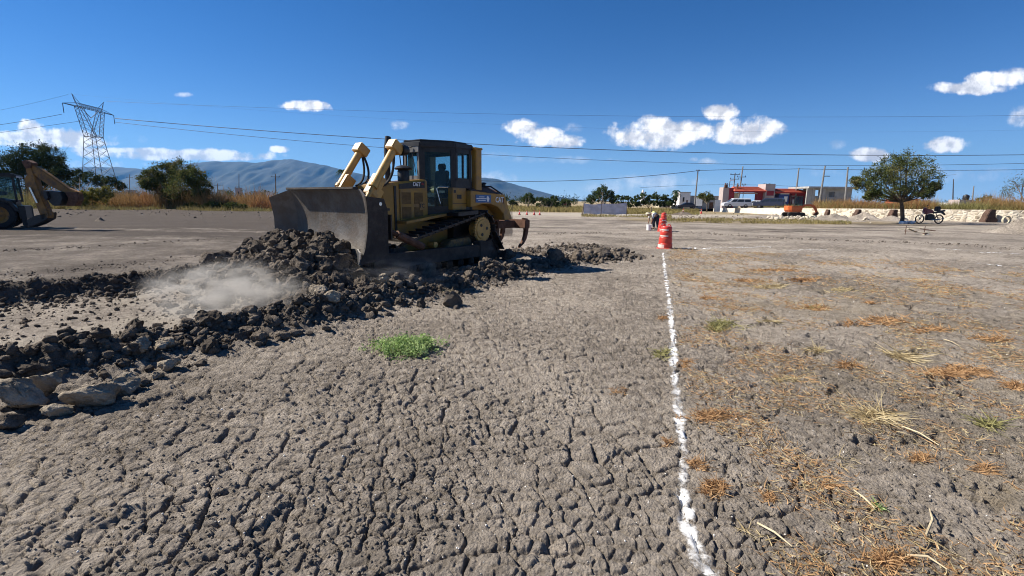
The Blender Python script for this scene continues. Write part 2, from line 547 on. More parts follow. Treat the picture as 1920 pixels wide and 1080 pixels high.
def dw(x, y, z=0):                          # dozer local -> world
    return (DX + x * DC - y * DS, DY + x * DS + y * DC, z)


BERM = [(-7.2, .6), (-5.6, 3.1), (-4.55, 4.6), (-3.9, 5.6), (-2.95, 6.7), (-2.2, 8.0), (-1.35, 9.2), (-.35, 10.9)]
BANK = [(-16, 3.2), (-9.9, 8.55), (-7.6, 10.5), (-6.6, 12.3)]
WIND = [(-.35, 10.9), (.6, 12.6), (1.9, 14.0), (2.9, 15.0), (3.8, 15.6)]
SCAT = [(.3, 15.6), (1.8, 17.2), (3.4, 18.0)]


def berm_h(x, y):
    d, s, p = pline(x, y, BERM)
    w = np.where(s < 0, .62, 1.15) * (1.0 - .15 * p)
    h = (.36 - .20 * p) * (1 + .5 * fbm(x * 1.3, y * 1.3, 3, 3))
    return h * np.exp(-(d / w) ** 2 * 1.6), np.exp(-(d / w) ** 2 * .9)


def pile_h(x, y):
    lx = (x - DX) * DC + (y - DY) * DS
    ly = -(x - DX) * DS + (y - DY) * DC
    f = lx - 2.62
    edge = ss(-.25, .25, f)
    a = np.exp(-(np.maximum(f - .2, 0) / 1.35) ** 2) * np.exp(-(np.abs(ly + .25) / 1.75) ** 3)
    b = .35 * np.exp(-((f - 1.5) / 1.1) ** 2 - ((ly + 1.6) / 1.3) ** 2) + .30 * np.exp(-((f - 1.3) / 1.0) ** 2 - ((ly - 1.6) / 1.0) ** 2)
    return (1.12 * a + b) * edge * (1 + .28 * fbm(x * 1.7, y * 1.7, 9, 3)), np.clip(1.5 * a + b * 2, 0, 1) * edge


def trench(x, y):
    d1, s1, p1 = pline(x, y, BANK)
    d2, s2, p2 = pline(x, y, BERM)
    ins = np.where(s1 < 0, ss(0, .35, d1), 0) * np.where(s2 > 0, 1, 0)
    lx = (x - DX) * DC + (y - DY) * DS
    return ins * ss(1.4, 3.6, lx), d1, s1


def wind_h(x, y):
    d, s, p = pline(x, y, WIND)
    e, _, q = pline(x, y, SCAT)
    w = .42 + .15 * fbm(x, y, 4, 2)
    return .13 * np.exp(-(d / w) ** 2) + .08 * np.exp(-(e / .8) ** 2), np.maximum(np.exp(-(d / .6) ** 2), .5 * np.exp(-(e / 1.0) ** 2))


def Hf(x, y, detail=True):
    x = np.asarray(x, float); y = np.asarray(y, float)
    r = np.hypot(x, y)
    h = .10 * fbm(x / 7, y / 7, 1, 3) * ss(3, 12, r)
    tr, d1, s1 = trench(x, y)
    bh, bm_ = berm_h(x, y)
    ph, pm = pile_h(x, y)
    wh, wm = wind_h(x, y)
    rub = np.clip(bm_ + pm + wm, 0, 1)
    # the compacted ground left of the cut, and the distance, is smoother
    smooth = np.maximum(np.where((s1 > 0) & (x < 0), ss(0, .3, d1), 0), np.maximum(tr, ss(22, 40, r) * .8))
    lx = (x - DX) * DC + (y - DY) * DS
    ly = -(x - DX) * DS + (y - DY) * DC
    under = ss(4.6, 3.4, np.abs(lx)) * ss(2.2, 1.5, np.abs(ly))
    h = h - .26 * tr - .03 * under
    bank_rough = np.exp(-(np.abs(d1) / .45) ** 2) * np.where(x < -4, 1, 0)
    h = h + .10 * bank_rough * ss(-5.5, -7, x)
    # earth thrown on both sides of the chalk line is bumpier
    if detail:
        right = ss(1.2, 2.6, x - .14 * y)
        near = ss(9, 4, r)
        wx = x + .05 * fbm(x * 3.1, y * 3.1, 21, 3) + .020 * fbm(x * 14, y * 14, 23, 2); wy = y + .05 * fbm(x * 3.1, y * 3.1, 33, 3) + .020 * fbm(x * 14, y * 14, 35, 2)
        uu = wx * .95 + wy * .2; vv = -wx * .2 + wy * .95
        f1, f2 = vor(uu / .24, vv / .23, 2)
        g1, g2 = vor(uu / .088, vv / .10, 8)
        p1, p2 = vor(x / .040, y / .040, 14)
        e = f2 - f1; g = g2 - g1
        cm = ss(-.38, .02, fbm(x * 2.3, y * 1.7, 40, 4, .6)) * (1 - .65 * right)
        w = .04 + .055 * ss(-.05, .3, fbm(x * 2.1, y * 2.1, 55, 2))
        crack = -(.030 * (1 - ss(0.0, 1, e / w))) * cm
        pillow = .013 * ss(0, .22, e) * (.35 + .65 * cm) + .009 * ss(0, .26, g)
        fine = -.012 * (1 - ss(0, .16, g)) * ss(-.30, .05, fbm(x * 2.7, y * 2.7, 70, 2)) * (1 - .4 * right)
        lump = .024 * fbm(x * 1.9, y * 1.9, 90, 3, .5) * (.6 + 1.6 * right)
        pits = -.05 * ss(.36, .52, fbm(x * 3.3, y * 3.3, 120, 4, .6)) * (.5 + .9 * right)
        grit = .0065 * fbm(x * 13, y * 13, 150, 3, .65) * (1 + .8 * right) + (.006 * ss(.55, .1, p1) * ss(-.15, .2, fbm(x * 2, y * 2, 160, 2)) + 0.004 * fbm(x * 50, y * 50, 170, 2)) * near
        fld = crack + pillow + fine + lump + grit + pits
        ruts = .030 * fbm((x * .87 + y * .5) * 3.2, (x * .5 - y * .87) * .35, 60, 4) + .008 * fbm(x * 11, y * 11, 61, 2)
        clodn = .14 * (fbm(x * 3.6, y * 3.6, 200, 4, .6)) + .07 * fbm(x * 15, y * 15, 230, 3, .7)
        h = h + fld * (1 - smooth) * (1 - rub) + ruts * smooth * (1 - rub) * (1 + tr) + clodn * np.maximum(rub, bank_rough * .6)
    return h + bh * (1 - tr * .0) + ph + wh, tr, rub, bank_rough


def H1(x, y):
    return float(Hf(np.array([x]), np.array([y]))[0][0])


# ------------------------------------------------------------------ ground
def make_ground():
    rs = [0.0, .35, .75, 1.0]
    r = 1.25
    while r < 6.5: rs.append(r); r *= 1.0033
    while r < 26: rs.append(r); r *= 1.0056
    while r < 130: rs.append(r); r *= 1.025
    while r < 13500: rs.append(r); r *= 1.2
    rs = np.array(rs)
    th = list(np.linspace(-53, 53, 760)) + list(np.linspace(55, 305, 63))
    th = np.radians(np.array(th))
    nt = len(th)
    Rg, Tg = np.meshgrid(rs, th, indexing='ij')
    x = Rg * np.sin(Tg); y = Rg * np.cos(Tg)
    h, tr, rub, bk = Hf(x, y)
    far = ss(60, 120, Rg)
    h = h * (1 - far) - .0 * far
    v = np.stack([x, y, h], -1).reshape(-1, 3)
    i = np.arange(len(rs) - 1)[:, None]; j = np.arange(nt)[None, :]
    a = i * nt + j; b = i * nt + (j + 1) % nt
    f = np.stack([a, b, b + nt, a + nt], -1).reshape(-1, 4)[:, ::-1]
    o = npmesh('ground', v, f, M['soil'], smooth=True, kind='structure')
    # colour zones of the ground: dry grass, pale dust, darker turned, compacted and distant soil
    z = np.zeros((len(v), 4), np.float32); z[:, 3] = 1
    X, Y = x, y
    s_left = pline(x, y, BANK)[1]
    R2 = Rg
    grass = ss(55, 62, Y - .15 * X) * (1 - ss(62, 68, Y - .1 * X)) * .5 * (X > -30) + ss(72, 80, R2)
    grass = grass + .8 * np.exp(-((Y - 47 - .02 * X) / 7) ** 2) * ss(8, 13, X) * ss(50, 30, X)
    grass = grass + .25 * ss(1.2, 3, X - .14 * Y) * ss(26, 8, Y) * ss(14, 7, X)
    road = np.exp(-((Y - 64 - .1 * X) / 5.5) ** 2) * ss(-30, -6, X) * 1.1 + .75 * np.exp(-((Y - 41 + .1 * X) / 4) ** 2) * ss(28, 34, X)
    road = np.maximum(road, .22 * np.exp(-((Y - 21.5 - .12 * X) / 2.5) ** 2) * (X < -3))
    road = np.maximum(road, tr * .55 * ss(-.05, .25, fbm(x * 1.1, y * 1.1, 77, 3) + .12) * ss(3.0, -5.5, X))
    dark = np.clip(rub * .8 + bk * .75, 0, 1) + .50 * ss(27, 36, Y) * (X < -8) * (Y < 72) + .52 * ((x < 0) & (s_left > 0)) + .30 * ss(17, 24, Y) * ss(60, 45, Y) * (1 + 2.2 * fbm(x * .12, y * .7, 612, 4))
    z[:, 0] = np.clip(grass, 0, 1).ravel(); z[:, 1] = np.clip(road, 0, 1).ravel(); z[:, 2] = np.clip(dark, 0, 1).ravel()
    at = o.data.color_attributes.new('zone', 'FLOAT_COLOR', 'POINT')
    at.data.foreach_set('color', z.ravel())
    return o


make_ground()
# ------------------------------------------------------------------ mountains
def mountains():
    Y0 = 9000.0
    prof = [(-420, 338), (-300, 330), (-100, 322), (0, 318), (60, 314), (150, 313), (230, 313), (262, 317), (300, 318), (335, 310), (365, 304), (400, 303), (440, 302),
            (480, 305), (510, 300), (545, 297), (575, 301), (600, 307), (622, 312), (640, 316), (665, 322), (690, 329), (715, 336), (745, 341), (780, 340),
            (830, 335), (870, 332), (910, 331), (935, 336), (960, 343), (990, 352), (1020, 361), (1050, 369), (1080, 373), (1110, 376), (1200, 379), (1500, 384)]
    xs, zs = [], []
    for px, py in prof:
        p = AY(px, py, Y0)
        xs.append(p[0]); zs.append(max(p[2], 2))
    nx, ny = 620, 70
    X = np.linspace(xs[0], xs[-1], nx)[None, :].repeat(ny, 0)
    t = np.linspace(-1, 1, ny)[:, None].repeat(nx, 1)      # -1 near foot, 0 crest, 1 far foot
    crest = np.interp(X, xs, zs)
    crest = crest + fbm(X / 300, X * 0, 3, 4) * 26 * np.clip(crest / 300, 0, 1)
    width = 700 + crest * 3.2
    Yc = Y0 + t * width
    s = np.clip(1 - np.abs(t), 0, 1) ** 1.25
    ridge = 1 - np.abs(fbm(X / 420 + t * .8, t * 1.6, 11, 4)) * 2.6
    ridge2 = 1 - np.abs(fbm(X / 150 + t * .5, t * 4, 15, 3)) * 2.0
    h = crest * s * (1 + (.30 * (ridge - .6) + .10 * (ridge2 - .6)) * np.sin(np.clip(np.abs(t), 0, 1) * math.pi)) - 12 * (np.abs(t) > .99)
    v = np.stack([X, Yc, h], -1).reshape(-1, 3)
    i = np.arange(ny - 1)[:, None]; j = np.arange(nx - 1)[None, :]
    a = i * nx + j
    f = np.stack([a, a + 1, a + nx + 1, a + nx], -1).reshape(-1, 4)
    m = mat('mountain_scrub', (0.048, 0.056, 0.050), .95, 0, .3, .0016, col2=(0.020, 0.030, 0.026))
    npmesh('mountain_range', v, f, m, smooth=True, kind='structure')


mountains()

# ------------------------------------------------------------------ bulldozer
M['frame_dirty'] = mat('muddy_yellow', (0.17, 0.105, 0.04), .8, 0, .3, 3, .3, 25, dirt=(0.09, 0.07, 0.055), dirt_amt=.9)
doz = empty('bulldozer', (DX, DY, 0), DTH, label='yellow and black bulldozer pushing a heap of earth with its raised wide blade', cat='bulldozer')


def text(s, loc, rot, size, m, parent, name='lettering', ext=.004, sx=1.0, **kw):
    c = bpy.data.curves.new(name, 'FONT')
    c.body = s; c.size = size; c.extrude = ext
    c.align_x = 'CENTER'; c.align_y = 'CENTER'; c.offset = size * .02
    o0 = bpy.data.objects.new(name, c)
    COL.objects.link(o0)
    dg = bpy.context.evaluated_depsgraph_get()
    me = bpy.data.meshes.new_from_object(o0.evaluated_get(dg))
    bpy.data.objects.remove(o0)
    me.materials.clear(); me.materials.append(m)
    o = bpy.data.objects.new(name, me)
    COL.objects.link(o)
    o.parent = parent
    o.location = loc; o.rotation_euler = rot; o.scale = (sx, 1, 1)
    return tag(o, **kw)


def build_dozer():
    Yl, K, St, Bp = M['yellow'], M['black'], M['steel'], M['blade_paint']
    # --- blade: curved mouldboard with flared wings, top bevel
    bx, zb, zt = 2.62, .60, 1.94
    cols = [(-1.64, .30, 1.76), (-1.24, 0, 1.94), (-.6, 0, 1.945), (0, 0, 1.945), (.6, 0, 1.945), (1.24, 0, 1.94), (1.64, .20, 1.80)]
    n = 14
    rows = []
    for (yy, dx, top) in cols:
        fr, bk = [], []
        for i in range(n + 1):
            t = i / n
            cur = (.15 * (2 * t - 1) ** 2 - .09) * (.6 if abs(yy) > 1.5 else 1)
            z = zb + (top - zb) * t
            fr.append((bx + cur + dx + (.10 if t < .01 else 0), yy, z)); bk.append((bx + cur + dx - .045, yy, z))
        rows.append(fr + bk[::-1])
    b = MB()
    b.loft(rows)
    bl = b.build('blade', St, doz, smooth=True)
    b = MB(); b.prism([(bx + .10, zb - .06), (bx + .16, zb - .10), (bx + .10, zb + .17), (bx + .06, zb + .17)], -1.22, 1.22); b.build('cutting_edge', M['chrome2'] if False else St, bl)
    for s in (-1, 1):
        b = MB()
        vs = [(bx + .12, s * 1.22, zb - .08), (bx + .40, s * 1.66, zb - .08), (bx + .38, s * 1.66, zb + .16), (bx + .11, s * 1.22, zb + .18)]
        b.add(vs + [(x + .035, y, z) for x, y, z in vs], [(0, 1, 2, 3), (7, 6, 5, 4), (0, 4, 5, 1), (1, 5, 6, 2), (2, 6, 7, 3), (3, 7, 4, 0)])
        b.build('end_bit', M['chrome2'], bl)
    # end plates behind the wings
    for s in (-1, 1):
        b = MB()
        pr = [(bx + .42, zb - .08), (bx + .30, zb + .22), (bx + .23, zb + .55), (bx + .21, zb + .85), (bx + .24, 1.80), (bx - .18, 1.76), (bx - .26, 1.55), (bx - .25, zb + .1), (bx - .05, zb - .02)]
        b.prism(pr, s * 1.645, s * 1.70)
        ep = b.build('end_plate', Bp, bl, bevel=.008)
        b = MB(); b.lathe([(.02, s * 1.69), (.035, s * 1.70), (.035, s * 1.712), (.0, s * 1.712)], (bx - .08, 0, 1.66), 12, 'y'); b.build('lift_eye', M['chrome2'], ep)
    b = MB()
    for yy in (-1.25, -.75, -.25, .25, .75, 1.25):
        b.box((bx - .32, yy, 1.22), (.16, .035, 1.1))
    b.box((bx - .34, 0, 1.55), (.18, 3.1, .05)); b.box((bx - .34, 0, .85), (.18, 3.1, .05)); b.box((bx - .42, 0, 1.2), (.03, 3.2, .5))
    b.build('stiffener', Bp, bl)
    b = MB(); b.box((bx + .10, 0, 1.955), (.13, 2.42, .05)); b.build('top_rail', Bp, bl, bevel=.01)
    # --- push arms and tilt braces
    for s in (-1, 1):
        b = MB(); b.box((.85, s * 1.40, .50), (3.4, .14, .30)); b.box((-.85, s * 1.36, .52), (.35, .25, .42))
        b.build('push_arm', Bp, doz, bevel=.015)
        b = MB(); b.tube([(2.30, s * 1.32, 1.22), (1.15, s * 1.36, .72)], .055, 10); b.tube([(1.85, s * 1.33, 1.03), (1.15, s * 1.36, .72)], .085, 10)
        b.build('tilt_brace', Yl if s < 0 else M['rust'], doz, smooth=True)
    b = MB(); b.tube([(1.9, -.9, .62), (1.5, .95, .60)], .06, 10); b.box((1.75, 0, .62), (.2, 1.9, .2)); b.build('cross_brace', K, doz)
    # --- undercarriage
    fi, ri, sp = (1.50, .42), (-1.72, .42), (-1.18, 1.0)
    for s in (-1, 1):
        yc = s * .94
        # belt path: circles joined by tangents
        path = []
        def arc(c, r, a0, a1, m):
            for i in range(m + 1):
                a = R_(a0 + (a1 - a0) * i / m)
                path.append((c[0] + r * math.cos(a), c[1] + r * math.sin(a)))
        arc(ri, .36, 200, 270, 5); arc(fi, .36, 270, 445, 12)
        arc(sp, .385, 80, 12, 6) if False else arc(sp, .385, 100, 185, 7)
        # note the order: bottom run, front idler, top run, sprocket, rear run
        P = [Vector((a, 0, b_)) for a, b_ in path]
        P.append(P[0].copy())
        # sag of the top run
        L = [0]
        for i in range(1, len(P)): L.append(L[-1] + (P[i] - P[i - 1]).length)
        def at(d):
            d %= L[-1]
            for i in range(1, len(P)):
                if L[i] >= d:
                    t = (d - L[i - 1]) / max(1e-6, L[i] - L[i - 1])
                    return P[i - 1].lerp(P[i], t), (P[i] - P[i - 1]).normalized()
        # chain links (one part) and shoes
        chain = MB()
        nsh = 41
        pitch = L[-1] / nsh
        for i in range(nsh * 2):
            p, t = at(i * pitch / 2)
            ang = math.atan2(t.z, t.x)
            chain.box((p.x, yc + (.09 if i % 2 else .105), p.z), (pitch * .56, .04, .09), Matrix.Rotation(-ang, 3, 'Y'))
            chain.box((p.x, yc - (.09 if i % 2 else .105), p.z), (pitch * .56, .04, .09), Matrix.Rotation(-ang, 3, 'Y'))
        tr = chain.build('track_chain', M['track'], doz)
        shoe0 = None
        for i in range(nsh):
            p, t = at(i * pitch)
            ang = math.atan2(t.z, t.x)
            if shoe0 is None or True:
                if shoe0 is None:
                    mb = MB(); mb.box((0, 0, -.055), (pitch * .94, .56, .022)); mb.box((-pitch * .36, 0, -.088), (.026, .56, .06), taper=1.0)
                    sh = mb.build('track_shoe', M['track'], tr); shoe0 = sh
                else:
                    sh = shoe0.copy(); COL.objects.link(sh)
                sh.parent = tr
                sh.location = (p.x, yc, p.z); sh.rotation_euler = (0, -ang, 0)
        # sprocket
        mb = MB()
        teeth = []
        for i in range(52):
            a = 2 * math.pi * i / 52
            r = .335 if i % 2 == 0 else .30
            teeth.append((sp[0] + r * math.cos(a), sp[1] + r * math.sin(a)))
        mb.prism(teeth, yc + s * .16, yc + s * .215)
        mb.lathe([(.2, yc - s * .1), (.2, yc + s * .17), (.26, yc + s * .215), (.25, yc + s * .235), (0, yc + s * .235)], (sp[0], 0, sp[1]), 28, 'y')
        spr = mb.build('sprocket', M['yellow_clean'] if s > 0 else Yl, doz, smooth=True)
        for i in range(3):
            a = R_(50 + 120 * i)
            mb = MB(); mb.lathe([(.04, yc + s * .225), (.045, yc + s * .245), (0, yc + s * .245)], (sp[0] + .14 * math.cos(a), 0, sp[1] + .14 * math.sin(a)), 10, 'y'); mb.build('hub_recess_shade', K, spr)  # raised black discs painted as the shade in the hub recesses
        for c, nm in ((fi, 'idler'), (ri, 'idler')):
            mb = MB(); mb.lathe([(0, yc - .09), (.30, yc - .09), (.30, yc - .04), (.33, yc - .03), (.33, yc + .03), (.30, yc + .04), (.30, yc + .09), (.12, yc + .10), (0, yc + .12 * s + .02)], (c[0], 0, c[1]), 28, 'y')
            mb.build(nm, M['track'], doz, smooth=True)
        mb = MB()
        mb.prism([(-1.45, .28), (1.35, .28), (1.55, .42), (1.2, .56), (-.2, .62), (-1.2, .58), (-1.5, .45)], yc - .17, yc + .17)
        mb.prism([(-.9, .55), (.2, .55), (-.05, .78), (-.75, .82)], yc - .14, yc + .15)
        rf = mb.build('roller_frame', M['frame_dirty'], doz, bevel=.02)
        for i in range(7):
            mb = MB(); mb.lathe([(0, yc - .15), (.11, yc - .15), (.11, yc + .15), (.05, yc + .18), (0, yc + .18)], (-1.2 + i * .4, 0, .20), 14, 'y'); mb.build('roller', M['track'], rf)
        mb = MB(); mb.lathe([(0, yc - .12), (.07, yc - .12), (.07, yc + .12), (0, yc + .13)], (.45, 0, .70), 12, 'y'); mb.build('carrier_roller', M['yellow_clean'], rf)
    # --- main frame / belly
    mb = MB(); mb.prism([(-1.9, .55), (1.55, .52), (1.62, .85), (1.55, 1.3), (.3, 1.32), (.2, 1.2), (-1.9, 1.2)], -.44, .44); mb.build('main_frame', Yl, doz, bevel=.02)
    mb = MB(); mb.prism([(-1.9, .6), (-.6, .6), (-.6, 1.2), (-1.9, 1.2)], -.66, .66); mb.build('final_drive_case', K, doz)
    # --- hood
    mb = MB()
    ring = lambda x, w, z0, z1: [(x, -w, z0), (x, w, z0), (x, w, z1 - .06), (x, w - .06, z1), (x, -w + .06, z1), (x, -w, z1 - .06)]
    mb.loft([ring(.10, .46, 1.25, 2.24), ring(1.05, .45, 1.0, 2.14), ring(1.45, .44, .85, 2.09), ring(1.52, .42, .85, 2.05)])
    hood = mb.build('hood', Yl, doz, bevel=.012)
    mb = MB(); mb.box((1.535, 0, 1.45), (.02, .74, 1.05)); gr = mb.build('radiator_grille', K, hood)
    for i in range(7):
        mb = MB(); mb.box((1.552, 0, 1.02 + i * .145), (.03, .70, .05), (0, .5, 0)); mb.build('grille_slat', Yl, gr)
    mb = MB(); mb.prism([(.20, 2.03), (1.00, 1.985), (1.00, 2.10), (.20, 2.19)], .458, .470); mb.build('name_panel', K, hood)
    mb = MB(); mb.box((.56, .462, 1.60), (.86, .03, .74)); dr = mb.build('engine_door', Yl, hood, bevel=.01)
    for (cx, w) in ((.80, .28), (.42, .28)):
        for cz in (1.78, 1.44):
            mb = MB(); mb.box((cx, .479, cz), (w, .008, .27)); mb.build('mesh_panel', M['mesh'], dr)
    mb = MB(); mb.box((.33, .487, 1.60), (.15, .012, .20)); mb.build('number_plate', Yl, dr)
    rot = (math.pi / 2, 0, math.pi)
    text('TC', (.33, .494, 1.60), rot, .13, K, dr)
    text('D6T', (.46, .472, 2.105), rot, .13, M['white'], hood)
    text('XL', (.27, .472, 2.12), rot, .07, M['red'], hood)
    mb = MB(); mb.box((1.12, .44, 1.55), (.06, .06, 1.0)); mb.build('door_post', K, hood)
    mb = MB(); mb.box((1.32, .445, 1.50), (.30, .02, .8)); mb.build('guard_plate', Yl, hood, bevel=.008)
    # clutter on hood top: valve block, hoses
    mb = MB(); mb.box((1.30, .05, 2.14), (.26, .34, .10)); mb.box((1.05, -.12, 2.16), (.12, .2, .08)); mb.build('valve_block', M['rust'], hood, bevel=.01)
    # pre-cleaner
    mb = MB()
    mb.lathe([(.14, 2.18), (.14, 2.40), (.12, 2.44), (.19, 2.44), (.21, 2.47), (.15, 2.52), (.05, 2.545), (0, 2.55)], (.66, .24, 0), 22)
    mb.build('air_precleaner', K, doz, smooth=True)
    # exhaust stack
    mb = MB(); mb.tube([(.75, -.22, 2.15), (.75, -.22, 2.95), (.70, -.22, 3.22)], .07, 14); mb.build('exhaust_stack', M['black'], doz, smooth=True)
    # --- lift cylinders
    for s in (-1, 1):
        top = Vector((1.22, s * .60, 2.86)); bot = Vector((2.25, s * .62, 1.45))
        d = (bot - top)
        ax = d.normalized()
        mid = top + d * .60
        mb = MB(); mb.tube([top, mid], .088, 14); mb.tube([mid - ax * .05, mid + ax * .02], .105, 14)
        cy = mb.build('lift_cylinder', M['yellow_clean'], doz, smooth=True)
        mb = MB(); mb.tube([mid, bot], .05, 12); mb.build('cylinder_rod', M['yellow_clean'], cy, smooth=True)
        mb = MB(); side = Vector((0, 1, 0)); upv = ax.cross(side)
        rotm = Matrix((ax, side, upv)).transposed()
        mb.box(top - ax * .03, (.22, .26, .30), rotm)
        mb.build('hose_guard', M['yellow_clean'], cy, bevel=.015)
        # pivot yoke beside the hood
        mb = MB(); piv = top + d * .52
        mb.box(piv + Vector((-.02, -s * .07, -.09)), (.50, .20, .26), rotm)
        mb.box(piv + ax * .18 + Vector((-.1, -s * .05, -.10)), (.3, .10, .34), rotm)
        mb.build('cylinder_yoke', M['yellow_clean'], cy, bevel=.015)
        for q, off in enumerate((.04, .10)):
            mb = MB()
            p0 = top + Vector((-.02, -s * off, -.14)); p3 = piv + Vector((-.28, -s * (.12 + .1 * q), -.08))
            pm1 = p0.lerp(p3, .35) + Vector((-.13 - .10 * q, -s * .02, -.10)); pm2 = p0.lerp(p3, .75) + Vector((-.16 - .10 * q, -s * .05, -.10))
            pts = []
            for i in range(15):
                t = i / 14
                pts.append(p0 * (1 - t) ** 3 + pm1 * 3 * t * (1 - t) ** 2 + pm2 * 3 * t * t * (1 - t) + p3 * t ** 3)
            mb.tube(pts, .026, 8); mb.build('hydraulic_hose', M['rubber'], cy, smooth=True)
    # work lamp behind the near cylinder head
    mb = MB(); mb.lathe([(0, -.09), (.10, -.09), (.13, .05), (.13, .09), (0, .09)], (1.0, .66, 2.84), 18, 'x'); mb.build('work_lamp', K, doz, smooth=True)
    # --- cab: narrow front, angled doors, wide rear
    plan = [(.16, -.30), (.16, .30), (-.50, .80), (-1.12, .80), (-1.12, -.80), (-.50, -.80)]
    z0, z1 = 1.46, 3.02
    cab = MB()
    pr = plan
    cab.prism([(x * 1.0, y) for x, y in [(.10, -.36), (.10, .36), (-.50, .80), (-1.12, .80), (-1.12, -.80), (-.50, -.80)]], 1.36, 1.50, 'z')
    cab_o = cab.build('cab', K, doz, bevel=.015)
    mb = MB()
    roof = [(.24, -.36), (.24, .36), (-.48, .86), (-1.16, .86), (-1.16, -.86), (-.48, -.86)]
    mb.prism(roof, z1 - .02, z1 + .12, 'z')
    mb.prism([(x * .9 - .04, y * .85) for x, y in roof], z1 + .12, z1 + .17, 'z')
    mb.build('roof', K, cab_o, bevel=.025)
    mb = MB(); mb.box((.215, 0, z1 - .06), (.03, .62, .16)); mb.build('roof_fascia', M['grey_metal'], cab_o, bevel=.01)
    def post(a, b, w=.08, name='pillar', m=K):
        mb = MB(); a = Vector(a); b = Vector(b)
        mb.tube([a, b], w / 1.6, 4, True); return mb.build(name, m, cab_o)
    for (x, y), w in zip(plan, (.075, .075, .13, .13, .13, .13)):
        post((x * .96, y * .97, z0), (x * .96, y * .97, z1), w)
    for a, b, nm in ((0, 1, 'windshield'), (1, 2, 'door'), (2, 3, 'side_window'), (3, 4, 'rear_window'), (4, 5, 'side_window'), (5, 0, 'door')):
        A = Vector((plan[a][0], plan[a][1], 0)); B = Vector((plan[b][0], plan[b][1], 0))
        t = (B - A).normalized(); nrm = Vector((t.y, -t.x, 0)); L = (B - A).length
        ang = math.atan2(t.y, t.x)
        c = (A + B) / 2
        lo = {'windshield': 2.24, 'door': 1.50, 'side_window': 2.20, 'rear_window': 2.2}[nm]
        def pl(u0, u1, za, zb, th, off=0.0):
            m_ = MB(); cc = A + t * ((u0 + u1) / 2) + nrm * off
            m_.box((cc.x, cc.y, (za + zb) / 2), (u1 - u0, th, zb - za), (0, 0, ang)); return m_
        fr = pl(.02, L - .02, lo, lo + .09, .05)
        for q in (pl(.02, L - .02, 2.90, 3.0, .05), pl(.02, .10, lo, 3.0, .05), pl(L - .10, L - .02, lo, 3.0, .05)):
            fr.add(q.v, q.f)
        if nm == 'side_window':
            q = pl(L / 2 - .02, L / 2 + .02, lo, 3.0, .045); fr.add(q.v, q.f)
        if nm == 'windshield':
            q = pl(.02, L - .02, 1.5, 2.26, .04); fr.add(q.v, q.f)
        if nm in ('side_window', 'rear_window'):
            q = pl(-.02, L + .02, 1.5, 2.22, .06); fr.add(q.v, q.f)
        fo = fr.build(nm, M['grey_metal'] if nm == 'windshield' else K, cab_o)
        pl(.09, L - .09, lo + .08, 2.92, .012).build('pane', M['glass'], fo) if False else pl(.09, L - .09, lo + .08, 2.92, .012).build('window_pane', M['glass'], cab_o)
    # seat, armrest, handrail, wiper, mirror
    mb = MB(); mb.box((-.62, 0, 1.86), (.5, .5, .14)); mb.box((-.86, 0, 2.20), (.12, .46, .62), (0, -.12, 0)); mb.box((-.88, 0, 2.60), (.09, .26, .18)); mb.box((-.62, 0, 1.65), (.3, .3, .3))
    mb.build('seat', M['seat'], cab_o, bevel=.03)
    for s in (-1, 1):
        mb = MB(); mb.box((-.5, s * .33, 2.02), (.42, .09, .07)); mb.tube([(-.33, s * .33, 2.05), (-.31, s * .33, 2.17)], .018, 8); mb.build('armrest', M['seat'], cab_o)
    mb = MB(); mb.box((-.05, 0, 2.02), (.12, .42, .55), (0, -.15, 0)); mb.build('dashboard', M['seat'], cab_o)
    mb = MB(); mb.tube([(-.20, .59, 1.66), (-.12, .55, 2.02), (-.17, .58, 2.06), (-.38, .72, 2.06)], .016, 8); mb.build('grab_handle', M['chrome2'], cab_o, smooth=True)
    mb = MB(); mb.tube([(.30, -.2, 2.2), (.34, -.26, 2.95), (.34, -.1, 3.02), (.26, .1, 3.0)], .014, 8); mb.tube([(.20, .05, 2.9), (.21, .18, 2.4)], .01, 6)
    mb.build('front_handrail', K, cab_o, smooth=True)
    mb = MB(); mb.box((.40, .02, 2.96), (.05, .16, .12)); mb.build('roof_lamp', K, cab_o)
    # --- rollover posts behind cab
    for s in (-1, 1):
        mb = MB(); mb.box((-1.30, s * .84, 2.52), (.24, .17, 1.10)); mb.box((-1.28, s * .84, 3.06), (.34, .20, .05)); mb.build('rollover_post', Yl, doz, bevel=.015)
    mb = MB(); mb.box((-1.36, 0, 3.0), (.18, 1.6, .14)); mb.build('rollover_beam', Yl, doz, bevel=.01)
    # --- rear body: fuel tank and fenders
    mb = MB(); mb.prism([(-2.45, 1.25), (-1.0, 1.2), (-.9, 2.0), (-1.0, 2.10), (-1.75, 2.10), (-2.30, 1.92), (-2.62, 1.3)], -.62, .62); tank = mb.build('fuel_tank', Yl, doz, bevel=.02)
    for s in (-1, 1):
        mb = MB()
        side = [(-.86, 1.58), (-.86, 1.99), (-2.30, 1.90), (-2.66, 1.22), (-2.30, 1.21), (-2.24, 1.40), (-1.98, 1.58), (-1.66, 1.655), (-1.30, 1.655), (-1.08, 1.60)]
        mb.prism(side, s * .62, s * 1.02)
        sp_ = mb.build('tank_panel', Yl, doz, bevel=.012)
        mb = MB(); mb.add([(-.86, s * 1.02, 1.992), (-2.28, s * 1.02, 1.91), (-2.0, s * .6, 2.13), (-.9, s * .6, 2.14)], [(0, 1, 2, 3)]); mb.add([(-.86, s * 1.0, 1.95), (-2.28, s * 1.0, 1.87), (-2.0, s * .6, 2.08), (-.9, s * .6, 2.09)], [(3, 2, 1, 0)])
        mb.build('tank_cover', M['rust'], sp_)
        mb = MB(); mb.box((-.60, s * .80, 1.78), (.52, .16, .54)); mb.build('battery_box', Yl, doz, bevel=.015)
